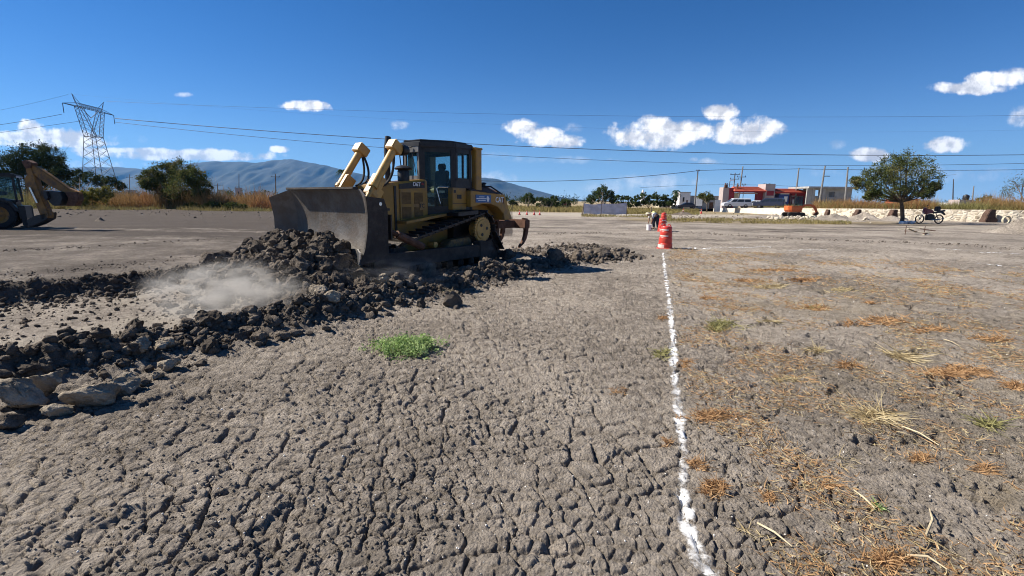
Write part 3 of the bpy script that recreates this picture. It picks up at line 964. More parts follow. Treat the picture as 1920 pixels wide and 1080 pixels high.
        if s > 0:
            mb = MB(); mb.box((-.60, .884, 1.66), (.50, .006, .012)); mb.box((-.42, .886, 1.96), (.07, .006, .07)); mb.box((-.58, .886, 1.83), (.16, .006, .10)); mb.build('panel_joint', K, doz)
            mb = MB(); mb.box((-1.36, 1.026, 1.79), (.62, .012, .20)); bs = mb.build('company_sign', M['blue'], sp_)
            for zz, w, xx in ((1.835, .22, -1.28), (1.79, .40, -1.27), (1.745, .30, -1.29)):
                m2 = MB(); m2.box((xx, 1.0345, zz), (w, .004, .018 if zz != 1.79 else .024)); m2.build('sign_line', M['white'], bs)
            m2 = MB(); m2.prism([(-1.60, 1.79), (-1.54, 1.87), (-1.50, 1.85), (-1.48, 1.79), (-1.52, 1.71), (-1.56, 1.71)], 1.032, 1.038); m2.build('sign_emblem', M['white'], bs)
            tri = MB(); tri.prism([(-2.00, 1.68), (-2.13, 1.68), (-2.065, 1.76)], 1.0225, 1.026); tri.build('logo_triangle', M['yellow_clean'], sp_)
            text('CAT', (-2.05, 1.028, 1.76), rot, .20, M['white'], sp_, sx=.9)
            m2 = MB(); m2.box((-2.235, 1.024, 1.74), (.05, .006, .15)); m2.build('logo_block', M['rust'], sp_)
        # running board in front of the cab side above track
        mb = MB(); mb.prism([(-.9, 1.44), (1.1, 1.20), (1.1, 1.26), (-.9, 1.50)], s * .46, s * .98 if False else s * .80); mb.build('fender', Yl, doz)
        mb = MB(); mb.prism([(-.95, 1.40), (-.2, 1.36), (-.2, 1.44), (-.95, 1.50)], s * .8, s * 1.2); mb.build('step_plate', K, doz)
    mb = MB(); mb.tube([(-1.62, .55, 2.12), (-1.95, .8, 2.12), (-2.25, .95, 1.93), (-2.5, .95, 1.55)], .022, 8); mb.build('rear_handrail', K, doz, smooth=True)
    mb = MB(); mb.box((-1.62, .62, 2.20), (.16, .14, .16)); mb.build('rear_lamp', M['chrome2'], doz, bevel=.02)
    mb = MB(); mb.lathe([(.06, 2.10), (.06, 2.18), (.09, 2.2), (.05, 2.23), (0, 2.235)], (-1.85, .62, 0), 12); mb.build('filler_cap', K, doz)
    # --- ripper
    mb = MB(); mb.box((-2.95, .55, 1.05), (.95, .16, .22)); mb.box((-2.95, -.55, 1.05), (.95, .16, .22)); mb.box((-3.45, 0, 1.06), (.24, 2.05, .26)); mb.box((-2.5, 0, .95), (.35, 1.1, .5))
    rp = mb.build('ripper', M['rust'], doz, bevel=.02)
    for yy in (-.85, 0, .88):
        sh = MB(); prf = [(-3.38, 1.24), (-3.60, 1.22), (-3.66, 1.0), (-3.63, .78), (-3.55, .60), (-3.42, .46), (-3.18, .34), (-3.22, .42), (-3.36, .54), (-3.44, .68), (-3.48, .85), (-3.46, 1.0)]
        sh.prism(prf, yy - .045, yy + .045); s_o = sh.build('shank', M['rust'], rp, bevel=.01)
    for s in (-1, 1):
        mb = MB(); mb.tube([(-2.45, s * .3, 1.7), (-3.35, s * .3, 1.15)], .06, 10); mb.build('ripper_cylinder', K, rp, smooth=True)


build_dozer()
# ------------------------------------------------------------------ rubble, clods, boulders
rng = np.random.default_rng(11)


def rock_proto(seed, sub=2, cuts=7, rough=.12):
    bm = bmesh.new()
    bmesh.ops.create_icosphere(bm, subdivisions=sub, radius=1)
    v = np.array([x.co[:] for x in bm.verts]); f = np.array([[q.index for q in p.verts] for p in bm.faces])
    bm.free()
    g = np.random.default_rng(seed)
    v = v * g.uniform(.75, 1.2, 3)
    for _ in range(cuts):
        n = g.normal(size=3); n /= np.linalg.norm(n)
        d = g.uniform(.38, .8)
        ex = np.maximum(v @ n - d, 0)
        v = v - ex[:, None] * n[None, :] * .92
    o = g.uniform(0, 50)
    v = v * (1 + rough * 2 * (vnoise(v[:, 0] * 2.3 + o, v[:, 1] * 2.3 + v[:, 2] * 2.1 + o, seed) + .6 * vnoise(v[:, 0] * 5 + o, v[:, 1] * 5 + v[:, 2] * 4.3, seed + 3)))[:, None]
    v = v + g.normal(size=v.shape) * rough * .18
    return v * np.array([1, g.uniform(.65, .95), g.uniform(.5, .8)]), f


def rand_rot(n, g, tilt=1.0):
    a = g.uniform(0, 2 * np.pi, n); b = g.uniform(-tilt, tilt, n); c = g.uniform(-tilt, tilt, n)
    ca, sa, cb, sb, cc, sc = np.cos(a), np.sin(a), np.cos(b), np.sin(b), np.cos(c), np.sin(c)
    Rm = np.empty((n, 3, 3))
    Rm[:, 0, 0] = ca * cb; Rm[:, 0, 1] = ca * sb * sc - sa * cc; Rm[:, 0, 2] = ca * sb * cc + sa * sc
    Rm[:, 1, 0] = sa * cb; Rm[:, 1, 1] = sa * sb * sc + ca * cc; Rm[:, 1, 2] = sa * sb * cc - ca * sc
    Rm[:, 2, 0] = -sb; Rm[:, 2, 1] = cb * sc; Rm[:, 2, 2] = cb * cc
    return Rm


small = [rock_proto(100 + i, 1, 3, .2) for i in range(8)]
mid = [rock_proto(200 + i, 2, 7, .22) for i in range(12)]
big = [rock_proto(300 + i, 3, 9, .24) for i in range(10)]


def merge(protos, pos, size, g, name, m, **kw):
    V, F, off = [], [], 0
    idx = g.integers(0, len(protos), len(pos))
    Rm = rand_rot(len(pos), g)
    for k_, (pv, pf) in enumerate(protos):
        s = np.where(idx == k_)[0]
        if not len(s): continue
        vv = np.einsum('nij,vj->nvi', Rm[s], pv) * size[s][:, None, None] + pos[s][:, None, :]
        F.append((pf[None] + (np.arange(len(s)) * len(pv))[:, None, None] + off).reshape(-1, 3))
        V.append(vv.reshape(-1, 3)); off += len(s) * len(pv)
    return npmesh(name, np.concatenate(V), np.concatenate(F), m, **kw)


def plaw(n, a, b, e=2.2):
    u = rng.uniform(0, 1, n)
    return (a ** (1 - e) + u * (b ** (1 - e) - a ** (1 - e))) ** (1 / (1 - e))


def along(pts, n, p0=0, p1=1):
    P = np.array(pts); t = rng.uniform(p0, p1, n) * (len(P) - 1)
    i = np.minimum(t.astype(int), len(P) - 2); f = (t - i)[:, None]
    q = P[i] * (1 - f) + P[i + 1] * f
    d = P[i + 1] - P[i]; d /= np.linalg.norm(d, axis=1)[:, None]
    return q, np.stack([-d[:, 1], d[:, 0]], -1), t / (len(P) - 1)


xy, sz, zone = [], [], []
q, nrm, t = along(BERM, 12500, .02)
o_ = rng.normal(.05, .40, len(q)); q = q + nrm * o_[:, None] * np.where(o_ < 0, .8, 1.15)[:, None]
xy.append(q); sz.append(plaw(len(q), .013, .13, 2.7)); zone.append(np.full(len(q), 1))
n = 6500
lx = 2.62 + np.abs(rng.normal(0, .95, n)) + .12; ly = rng.normal(-.1, 1.15, n)
q = np.stack([DX + lx * DC - ly * DS, DY + lx * DS + ly * DC], -1)
xy.append(q); sz.append(plaw(n, .022, .26, 2.5)); zone.append(np.full(n, 2))
q, nrm, t = along(BANK, 2600, .1)
q = q + nrm * rng.normal(-.25, .35, len(q))[:, None]
xy.append(q); sz.append(plaw(len(q), .015, .10)); zone.append(np.full(len(q), 3))
q, nrm, t = along(WIND, 1900, 0)
q = q + nrm * rng.normal(0, .32, len(q))[:, None]
xy.append(q); sz.append(plaw(len(q), .025, .15, 2.2)); zone.append(np.full(len(q), 4))
q, nrm, t = along(SCAT, 1500, -.05)
q = q + nrm * rng.normal(-.2, .95, len(q))[:, None]
xy.append(q); sz.append(plaw(len(q), .02, .10, 2.0)); zone.append(np.full(len(q), 5))
q = np.stack([rng.uniform(-9, -4, 900), rng.uniform(6, 10, 900)], -1)
xy.append(q); sz.append(plaw(900, .012, .06)); zone.append(np.full(900, 6))
n = 260                                      # clods thrown beside the near track
lx = rng.uniform(-2.6, 2.2, n); ly = 1.75 + rng.normal(0, .25, n)
xy.append(np.stack([DX + lx * DC - ly * DS, DY + lx * DS + ly * DC], -1)); sz.append(plaw(n, .03, .15, 2.0)); zone.append(np.full(n, 1))
xy = np.concatenate(xy); sz = np.concatenate(sz); zone = np.concatenate(zone)
lx = (xy[:, 0] - DX) * DC + (xy[:, 1] - DY) * DS; ly = -(xy[:, 0] - DX) * DS + (xy[:, 1] - DY) * DC
ok = ~((lx < 2.75) & (lx > -2.9) & (np.abs(ly) < 1.30)) & (xy[:, 1] > 2.2)
ok &= ~((lx > 2.0) & (lx < 2.8) & (np.abs(ly) < 1.85))
xy, sz, zone = xy[ok], sz[ok], zone[ok]
hz = Hf(xy[:, 0], xy[:, 1])[0]
pos = np.stack([xy[:, 0], xy[:, 1], hz + sz * rng.uniform(-.1, .45, len(sz))], -1)
app = sz / np.hypot(xy[:, 0], xy[:, 1])
order = np.argsort(-app)
vis = order[:285]
rest = order[285:]
CLODLAB = {1: ('angular earth clod lying in the long ridge of broken soil beside the cut', 'earth clods of the long soil ridge'),
           2: ('dark earth clod in the big heap pushed up before the bulldozer blade', 'earth clods of the heap before the blade'),
           3: ('small earth clod at the dark bank on the far side of the cut', 'earth clods of the far bank'),
           4: ('dark earth clod in the low row of clods right behind the bulldozer', 'earth clods of the row behind the bulldozer'),
           5: ('loose earth clod on the rough patch behind the ripper', 'earth clods of the patch behind the ripper'),
           6: ('small loose clod on the scraped floor of the cut', 'earth clods on the floor of the cut')}
cm_ = []
for i, (pv, pf) in enumerate(big):
    me = bpy.data.meshes.new('earth_clod')
    me.from_pydata([tuple(p) for p in pv], [], [tuple(map(int, p)) for p in pf]); me.materials.append(M['clod'])
    cm_.append(me)
for i in vis:
    o = bpy.data.objects.new('earth_clod', cm_[int(rng.integers(0, len(cm_)))])
    COL.objects.link(o)
    o.location = pos[i]; o.scale = (sz[i],) * 3
    o.rotation_euler = (rng.uniform(-1, 1), rng.uniform(-1, 1), rng.uniform(0, 6.28))
    zi = int(zone[i]); lab, grp = CLODLAB[zi]
    lx_ = (pos[i][0] - DX) * DC + (pos[i][1] - DY) * DS - 2.62; ly_ = -(pos[i][0] - DX) * DS + (pos[i][1] - DY) * DC
    if zi == 2:
        w_ = 'on top of the heap against the blade' if lx_ < .7 else 'at the far left foot of the heap' if ly_ < -1.1 else 'on the near foot of the heap toward the camera' if ly_ > .9 else 'on the left flank of the heap' if ly_ < -.1 else 'on the middle of the heap flank facing the camera'
        lab = 'dark earth clod ' + w_; grp = 'earth clods ' + w_
    elif zi == 1:
        yy_ = pos[i][1]
        w_ = 'of the ridge right behind the boulders' if yy_ < 4.6 else 'of the ridge in front of the dust' if yy_ < 6.2 else 'of the ridge between dust and bulldozer' if yy_ < 8 else 'of the ridge beside the bulldozer track'
        lab = 'angular earth clod ' + w_; grp = 'earth clods ' + w_
    tag(o, lab, 'earth clod', grp)
r1 = rest[sz[rest] > .045]; r2 = rest[sz[rest] <= .045]
merge(mid, pos[r1], sz[r1], rng, 'broken_soil', M['clod'], label='dark broken soil lumps of the ridge, the heap and the bank', cat='soil', kind='stuff')
merge(small, pos[r2], sz[r2], rng, 'crumbled_soil', M['clod'], label='fine crumbled soil between the lumps of the ridge and heap', cat='soil', kind='stuff')
# crumbs on the cracked field
n = 24000
rr = np.exp(rng.uniform(math.log(1.3), math.log(17), n)); tt = rng.uniform(-.95, .95, n)
xy = np.stack([rr * np.sin(tt), rr * np.cos(tt)], -1)
dm = fbm(xy[:, 0] * 1.2, xy[:, 1] * 1.2, 400, 3) + .25 * ss(.5, 3, xy[:, 0])
h_, tr_, rb_, bk_ = Hf(xy[:, 0], xy[:, 1])
ok = (dm > -.12) & (rb_ < .4) & (tr_ < .1)
xy, h_ = xy[ok], h_[ok]
s_ = plaw(len(xy), .004, .018, 2.7) * (1 + .05 * np.hypot(xy[:, 0], xy[:, 1]))
merge(small, np.stack([xy[:, 0], xy[:, 1], h_ + s_ * .3], -1), s_, rng, 'soil_crumbs', M['soil'], label='small soil crumbs scattered over the cracked field', cat='soil', kind='stuff')
n = 800
rr = np.exp(rng.uniform(math.log(1.6), math.log(14), n)); tt = rng.uniform(-.9, .95, n)
xy = np.stack([rr * np.sin(tt), rr * np.cos(tt)], -1)
h_, tr_, rb_, bk_ = Hf(xy[:, 0], xy[:, 1])
s_ = plaw(n, .003, .008, 2.0) * (1 + .06 * rr)
merge(small, np.stack([xy[:, 0], xy[:, 1], h_ + s_ * .4], -1), s_, rng, 'white_chips', M['chaff'], label='tiny white stone and shell chips sprinkled over the field', cat='chips', kind='stuff')


def GH(px, py):
    d = ray(px, py)
    lo, hi = .5, 60.0
    ts = np.exp(np.linspace(math.log(1.0), math.log(90), 900))
    X = d[0] * ts; Y = d[1] * ts; Z = CH + d[2] * ts
    h = Hf(X, Y)[0]
    i = int(np.argmax(Z < h)) if (Z < h).any() else len(ts) - 1
    return (X[i], Y[i], float(h[i]))


BOULD = [  # px, py of the base, half width in px, squash, label
    (30, 782, 42, .85, 'huge rounded boulder at the left edge of the picture, front of the soil ridge'),
    (82, 748, 34, .85, 'large brown boulder just behind the huge one at the left edge'),
    (163, 768, 46, .55, 'long flat pale stone lying on the ridge edge near the left'),
    (105, 784, 26, .55, 'low flat stone between the huge boulder and the long pale one'),
    (12, 808, 24, .7, 'stone half cut off by the left edge below the huge boulder'),
    (222, 742, 32, .7, 'grey angular stone right behind the long flat pale stone'),
    (268, 728, 14, .7, 'small stone at the ridge foot right of the grey angular stone'),
    (291, 716, 12, .8, 'small round pale stone last in the line at the ridge foot'),
    (254, 672, 24, .75, 'tan block on top of the ridge above the grey angular stone'),
    (296, 662, 17, .6, 'tan stone right beside the tan block on the ridge'),
    (316, 658, 15, .75, 'upright pale stone behind the squarish one on the ridge'),
    (319, 700, 19, .75, 'squarish pale stone hanging on the near side of the ridge'),
    (200, 678, 12, .8, 'small stone on the ridge left of the tan block'),
    (398, 582, 25, .6, 'big clod lying alone in the dust on the floor of the cut'),
    (470, 590, 15, .5, 'low clod on the cut floor right of the big dusty one'),
    (392, 500, 19, .75, 'grey block standing at the left foot of the earth heap'),
    (597, 560, 17, .85, 'pale upright block at the near foot of the earth heap'),
    (622, 570, 17, .7, 'rounded pale block right of the upright one at the heap foot'),
    (533, 505, 14, .7, 'brown block halfway up the near flank of the heap'),
    (565, 520, 24, .8, 'large crumbling clod low on the near flank of the heap'),
    (485, 645, 15, .9, 'upright grey stone on the ridge below the dust'),
    (455, 632, 17, .5, 'flat grey stone on the ridge left of the upright grey one'),
    (528, 640, 16, .45, 'flat stone at the near edge of the ridge below the heap'),
    (375, 690, 10, .5, 'little flat stone on the field edge below the ridge'),
    (718, 540, 10, 1.0, 'pointed tan stone standing on the ridge beside the track'),
    (955, 490, 13, .8, 'dark round clod first in the row behind the bulldozer'),
    (1040, 492, 17, .8, 'largest dark clod in the row behind the bulldozer'),
    (1130, 484, 15, .6, 'flat clod near the far end of the row'),
    (1080, 493, 11, .8, 'round clod in the middle of the row behind the bulldozer'),
    (805, 525, 20, .8, 'dust covered mound of soil under the bulldozer track'),
    (735, 505, 12, .6, 'small pale lump under the push arm of the bulldozer')]
for i, (px, py, rp, sq, lab) in enumerate(BOULD):
    x, y, z = GH(px, py - 3)
    dist = math.hypot(x, y)
    s = rp / CF * (y * math.cos(CP)) * 1.15
    pv, pf = rock_proto(700 + i, 4, 8, .13)
    pv = pv / np.abs(pv).max(0) * np.array([1, .8, sq])
    pv = pv * (1 + .05 * (2.2 * fbm(pv[:, 0] * 4 + i, pv[:, 1] * 4 + pv[:, 2] * 5, i, 4, .6)))[:, None]
    a = rnd.uniform(-.3, .3)
    o = npmesh('boulder' if i < 13 else 'soil_block', pv * s, pf, M['boulder'] if i in (0, 1, 2, 3, 5, 7, 8, 9, 10, 11, 16, 17, 24) else M['clod'], smooth=False)
    o.location = (x, y + s * .25, z + s * sq * .72); o.rotation_euler = (rnd.uniform(-.12, .12), rnd.uniform(-.12, .12), a)
    tag(o, lab, 'boulder' if i < 13 else 'earth block')


# ------------------------------------------------------------------ strands: grass, straw, stalks
def strands(P, D, L, Wd, name, m, seg=2, droop=0.0, g=rng, parent=None, **kw):
    """P start points, D unit directions, L lengths, Wd widths -> one mesh of tapering blades"""
    n = len(P)
    side = np.cross(D, g.normal(size=(n, 3)))
    side /= np.linalg.norm(side, axis=1)[:, None] + 1e-9
    bend = g.normal(size=(n, 3)) * .25; bend[:, 2] -= droop
    V = []
    for i in range(seg + 1):
        t = i / seg
        c = P + D * (L * t)[:, None] + bend * (L * t * t)[:, None]
        w = side * (Wd * (1 - .75 * t) / 2)[:, None]
        V += [c - w, c + w]
    V = np.stack(V, 1)
    F = np.array([[2 * i, 2 * i + 1, 2 * i + 3, 2 * i + 2] for i in range(seg)])
    F = (F[None] + (np.arange(n) * (2 * seg + 2))[:, None, None]).reshape(-1, 4)
    return npmesh(name, V.reshape(-1, 3), F, m, parent=parent, **kw)


def clump(px, py, wpx, hpx, n, ln, wd, m, name, label, cat, flat=.25, group=None, dirx=None):
    """an object of straws lying on the ground round a pixel"""
    c = GH(px, py)
    a0 = np.array(GH(px - wpx / 2, py)); a1 = np.array(GH(px + wpx / 2, py)); b0 = np.array(GH(px, py - hpx / 2)); b1 = np.array(GH(px, py + hpx / 2))
    ux = (a1 - a0)[:2] / 2; uy = (b0 - b1)[:2] / 2
    r = rng.normal(0, .5, (n, 2))
    k1 = rng.normal(0, .28, (max(3, n // 14), 2))         # little tufts inside
    r = k1[rng.integers(0, len(k1), n)] + rng.normal(0, .12, (n, 2))
    xy = np.array(c[:2]) + r[:, :1] * ux + r[:, 1:] * uy
    L = rng.uniform(.4, 1.1, n) * ln
    a = rng.uniform(0, 2 * math.pi, n) if dirx is None else rng.normal(dirx, .45, n)
    D = np.stack([np.cos(a), np.sin(a), np.abs(rng.normal(flat * .6, flat, n))], -1); D /= np.linalg.norm(D, axis=1)[:, None]
    z = Hf(xy[:, 0], xy[:, 1])[0] + .006
    P = np.stack([xy[:, 0], xy[:, 1], z], -1) - np.array(c)
    o = strands(P, D, L, rng.uniform(.6, 1.4, n) * wd, name, m, droop=.12)
    o.location = c
    return tag(o, label, cat, group, 'stuff' if label.startswith(('thin', 'loose', 'sparse')) else None)


CLUMPS = [
    (1335, 782, 150, 32, 260, .10, .006, 'straw_orange', 'wide orange straw mat crossing the chalk line in the foreground'),
    (1335, 925, 80, 50, 170, .09, .006, 'straw_orange', 'dense orange straw tuft right of the chalk line near the bottom'),
    (1440, 935, 40, 34, 60, .07, .005, 'straw_orange', 'small round orange tuft right of the dense one by the chalk line'),
    (1550, 912, 60, 26, 70, .07, .005, 'straw_orange', 'orange tuft in the lower middle of the weedy field'),
    (1660, 1050, 150, 50, 260, .10, .006, 'straw_orange', 'long orange straw streak running off the bottom of the picture'),
    (1728, 862, 70, 24, 90, .09, .005, 'straw_orange', 'short orange streak below the heap of pale twigs'),
    (1800, 700, 190, 40, 420, .13, .008, 'straw_orange', 'largest orange straw mat on the right side of the field'),
    (1900, 728, 70, 26, 120, .12, .008, 'straw_orange', 'orange straw at the right edge beyond the largest mat'),
    (1290, 682, 46, 26, 80, .09, .007, 'straw_orange', 'small orange tuft just right of the chalk line in mid distance'),
    (1242, 598, 40, 16, 60, .10, .009, 'straw_orange', 'small orange tuft touching the left side of the chalk line'),
    (1248, 832, 34, 26, 50, .07, .005, 'straw_orange', 'ochre tuft on the chalk line left side in the foreground'),
    (1665, 600, 120, 18, 160, .15, .011, 'straw_orange', 'orange straw streak in the middle distance of the field'),
    (1530, 580, 80, 14, 110, .15, .011, 'straw_orange', 'thin orange streak next to the small green weed'),
    (1450, 540, 120, 14, 140, .17, .013, 'straw_pale', 'yellowish straw streak farther up the field'),
    (1450, 508, 130, 10, 140, .2, .016, 'straw_orange', 'orange straw line near the top of the weedy field'),
    (1580, 545, 90, 10, 100, .18, .014, 'straw_pale', 'pale yellow straw line near the smooth track'),
    (1350, 612, 90, 30, 240, .16, .009, 'straw_green', 'olive grass tuft in the middle distance right of the line'),
    (1240, 665, 44, 26, 90, .12, .008, 'straw_green', 'greenish tuft on the left side of the chalk line'),
    (1635, 782, 110, 60, 110, .34, .006, 'straw_pale', 'tangled heap of pale dry twigs in the right field'),
    (1700, 668, 110, 30, 150, .30, .008, 'straw_pale', 'low heap of pale stalks behind the tangled twigs'),
    (1530, 660, 70, 18, 50, .22, .009, 'straw_pale', 'bleached dry leaves lying flat in the field'),
    (1440, 608, 60, 6, 30, .2, .012, 'straw_pale', 'white withered stalk lying in the middle distance'),
    (1850, 798, 110, 20, 60, .22, .007, 'straw_green', 'grey green withered plant by the right edge'),
    (1525, 578, 40, 12, 50, .10, .012, 'straw_green', 'small green weed in the middle distance'),
    (1632, 568, 30, 12, 50, .12, .012, 'straw_orange', 'yellow green tuft at the edge of the smooth track'),
    (1645, 955, 20, 20, 30, .06, .007, 'leaf_weed', 'tiny bright green sprout in the lower right field'),
    (1155, 735, 60, 24, 60, .06, .004, 'straw_orange', 'sparse ochre straws left of the chalk line'),
    (1400, 1000, 140, 60, 16, .12, .005, 'straw_pale', 'loose pale straws near the bottom right of the line'),
    (1560, 860, 260, 60, 25, .12, .005, 'straw_pale', 'thin pale straws spread over the middle of the field'),
    (1835, 880, 150, 60, 60, .12, .005, 'straw_orange', 'thin reddish straws spread by the right edge'),
    (1400, 528, 90, 9, 110, .16, .013, 'straw_orange', 'thin orange line between the drum and the straw field, nearest the chalk line'),
    (1500, 527, 120, 9, 130, .16, .014, 'straw_orange', 'orange belt in the far part of the weedy field'),
    (1600, 610, 90, 12, 110, .14, .011, 'straw_orange', 'orange patch right below the long middle streak'),
    (1745, 620, 120, 14, 110, .14, .011, 'straw_orange', 'faint orange patch near the right side in the middle distance'),
    (1330, 560, 70, 10, 70, .14, .011, 'straw_orange', 'small orange patch right of the line in the far field'),
    (1860, 640, 120, 16, 110, .14, .010, 'straw_orange', 'reddish patch at the right edge in the middle distance'),
    (1470, 715, 90, 18, 70, .11, .007, 'straw_pale', 'flat pale straws in the centre of the weedy field'),
    (1590, 690, 90, 16, 90, .11, .008, 'straw_orange', 'orange straws left of the largest mat'),
    (1310, 875, 60, 40, 90, .08, .005, 'straw_orange', 'brown straw patch leaning on the chalk line above the dense tuft'),
    (842, 548, 50, 14, 40, .14, .008, 'straw_pale', 'pale dry grass tuft at the tip of the ridge beside the bulldozer'),
]
for (px, py, w, h, n, ln, wd, mt, lab) in CLUMPS:
    clump(px, py, w, h, int(n * 2.2), ln * .8, wd * 1.2, M[mt], 'straw_tuft' if 'straw' in lab or 'tuft' in lab else 'dry_plant', lab, 'dry weeds', flat=.35 if mt != 'straw_pale' else .2)
# thin litter everywhere over the weedy right field
n = 27000
tt = rng.uniform(.14, .95, n); rr = 2.2 + 17 * rng.uniform(0, 1, n) ** 1.25
xy = np.stack([rr * np.sin(tt), rr * np.cos(tt)], -1)
dm = fbm(xy[:, 0] * 2.1, xy[:, 1] * 1.5, 500, 4, .6) * 1.6 + rng.uniform(-.15, .15, n)
ok = (dm > .10) & (xy[:, 0] > .95 + .305 * (xy[:, 1] - 2))
for nm, mt, sel in (('orange_straw_litter', 'straw_orange', .62), ('pale_straw_litter', 'straw_pale', 1.0)):
    s = ok & ((rng.uniform(0, 1, n) < sel) if sel < 1 else (rng.uniform(0, 1, n) < .35))
    p = xy[s]; z = Hf(p[:, 0], p[:, 1])[0] + .006
    p = p.repeat(4, 0) + rng.normal(0, .035, (len(p) * 4, 2)) * (1 + .1 * rr[s].repeat(4))[:, None]
    z = Hf(p[:, 0], p[:, 1])[0] + .006
    a = rng.uniform(0, 6.28, len(p)); D = np.stack([np.cos(a), np.sin(a), np.abs(rng.normal(.1, .15, len(p)))], -1); D /= np.linalg.norm(D, axis=1)[:, None]
    sc_ = 1 + .08 * rr[s].repeat(4)
    strands(np.stack([p[:, 0], p[:, 1], z], -1), D, rng.uniform(.015, .06, len(p)) * sc_, rng.uniform(.003, .006, len(p)) * sc_, nm, M[mt],
            label='thin ' + nm.split('_')[0] + ' straw litter strewn over the weedy right field', cat='straw', kind='stuff')
# single sticks
STICKS = [(1735, 1010, 1742, 960, 'short bent dry stick standing out of the soil near the bottom right'), (1420, 985, 1485, 1030, 'long pale stalk lying below the small round tuft'), (1700, 1048, 1775, 1072, 'white stick at the bottom edge of the picture'),
          (1640, 960, 1600, 925, 'pale forked straw above the dark hole'), (1770, 640, 1800, 652, 'pale stick in the middle distance by the right'), (1690, 805, 1760, 838, 'thin long stalk reaching out of the twig heap')]
for (x0, y0, x1, y1, lab) in STICKS:
    a, b = Vector(GH(x0, y0)), Vector(GH(x1, y1))
    mb = MB(); off = Vector((0, 0, .012)); md = (a + b) / 2 + Vector((rnd.uniform(-.02, .02), rnd.uniform(-.02, .02), .03))
    mb.tube([a + off - a, md - a, b + off - a], [.006, .0055, .003], 6)
    o = mb.build('dry_stick', M['stalk'], None, smooth=True); o.location = a
    tag(o, lab, 'stick')

# chalk line: a thin strip of powder following the ground
def chalk(pts, w0, name, label, thresh=.5, seed=0, pix=None):
    P = np.array(pts)
    seg = np.linalg.norm(np.diff(P, axis=0), axis=1); L = np.concatenate([[0], np.cumsum(seg)])
    nn_ = int(L[-1] / .022); d = np.linspace(0, L[-1], nn_)
    cx = np.interp(d, L, P[:, 0]); cy = np.interp(d, L, P[:, 1])
    tx = np.gradient(cx); ty = np.gradient(cy); ln = np.hypot(tx, ty); nx_, ny_ = -ty / ln, tx / ln
    m = 13
    u = np.linspace(-1, 1, m)
    wv = w0 * (1 + .5 * fbm(d * 2.2, d * 0, seed, 3))
    X = cx[:, None] + nx_[:, None] * u * wv[:, None]; Y = cy[:, None] + ny_[:, None] * u * wv[:, None]
    Z = Hf(X, Y)[0] + .007
    v = np.stack([X, Y, Z], -1).reshape(-1, 3)
    i = np.arange(nn_ - 1)[:, None]; j = np.arange(m - 1)[None, :]; a = i * m + j
    f = np.stack([a, a + 1, a + m + 1, a + m], -1).reshape(-1, 4)
    o = npmesh(name, v, f, M['chalk'], smooth=True, label=label, kind='structure')
    uvv = o.data.attributes.new('across', 'FLOAT', 'POINT')
    uvv.data.foreach_set('value', np.abs(u)[None, :].repeat(nn_, 0).ravel().astype(np.float32))
    return o


m = bpy.data.materials.new('chalk_powder'); m.use_nodes = True; k = NT(m.node_tree); M['chalk'] = m
v = k.n('ShaderNodeTexCoord').outputs['Object']
a = k.n('ShaderNodeAttribute', attribute_name='across').outputs['Fac']
n1_ = k.n('ShaderNodeTexNoise', i_Vector=v, i_Scale=70.0, i_Detail=6.0, i_Roughness=.75)
n2_ = k.n('ShaderNodeTexNoise', i_Vector=v, i_Scale=6.0, i_Detail=4.0, i_Roughness=.6)
e = k.math('ADD', k.math('ADD', k.math('MULTIPLY', n1_.outputs[0], .9), k.math('MULTIPLY', n2_.outputs[0], 2.3)), k.math('MULTIPLY', k.math('MULTIPLY', a, a), -.85))
al = k.math('MULTIPLY', k.ramp(e, (1.22, 1.90)), .95)
b = k.n('ShaderNodeBsdfDiffuse', i_Color=(0.80, 0.79, 0.77, 1))
mx = k.n('ShaderNodeMixShader', i_0=al, i_1=k.n('ShaderNodeBsdfTransparent').outputs[0], i_2=b.outputs[0])
k.t.links.new(mx.outputs[0], k.n('ShaderNodeOutputMaterial').inputs[0])
lp = [(1243, 474), (1246, 500), (1250, 540), (1256, 590), (1262, 640), (1264, 690), (1268, 740), (1276, 800), (1283, 860), (1276, 915), (1288, 960), (1292, 1010), (1316, 1060), (1360, 1120)]
chalk([G(*p)[:2] for p in lp], .068, 'chalk_line', 'white chalk powder line running from the front drum to the foreground')
chalk([G(1262, 467)[:2], G(1330, 466)[:2], G(1445, 464)[:2]], .10, 'chalk_line', 'white chalk line going right from the foot of the front drum', seed=3)
chalk([G(1475, 471)[:2], G(1550, 471.5)[:2]], .09, 'chalk_line', 'short white chalk dash in the smooth field right of the drum', seed=5)
chalk([G(1755, 470)[:2], G(1840, 475)[:2], G(1945, 482)[:2]], .13, 'chalk_line', 'white chalk line at the right edge in front of the motorcycle', seed=6)
chalk([G(1830, 500)[:2], G(1960, 512)[:2]], .05, 'chalk_line', 'faint pale line nearest to the right edge', seed=9)

# green weed patch
def leaves(C_, n, spread, size, m, name, parent=None, flat=0.0, g=rng, aspect=.5, **kw):
    """C_: (k,3) cluster centres with spread -> quads"""
    idx = g.integers(0, len(C_), n)
    sp = spread[idx] if isinstance(spread, np.ndarray) else spread
    P = C_[idx] + g.normal(size=(n, 3)) * (sp[:, None] if isinstance(sp, np.ndarray) else sp)
    a = g.normal(size=(n, 3)); a[:, 2] *= (1 - flat); a /= np.linalg.norm(a, axis=1)[:, None]
    b = np.cross(a, g.normal(size=(n, 3))); b /= np.linalg.norm(b, axis=1)[:, None]
    s = (size * g.uniform(.6, 1.4, n))[:, None]
    V = np.stack([P - a * s, P - b * s * aspect, P + a * s, P + b * s * aspect], 1)
    return npmesh(name, V.reshape(-1, 3), np.arange(n * 4).reshape(-1, 4), m, parent=parent, **kw)


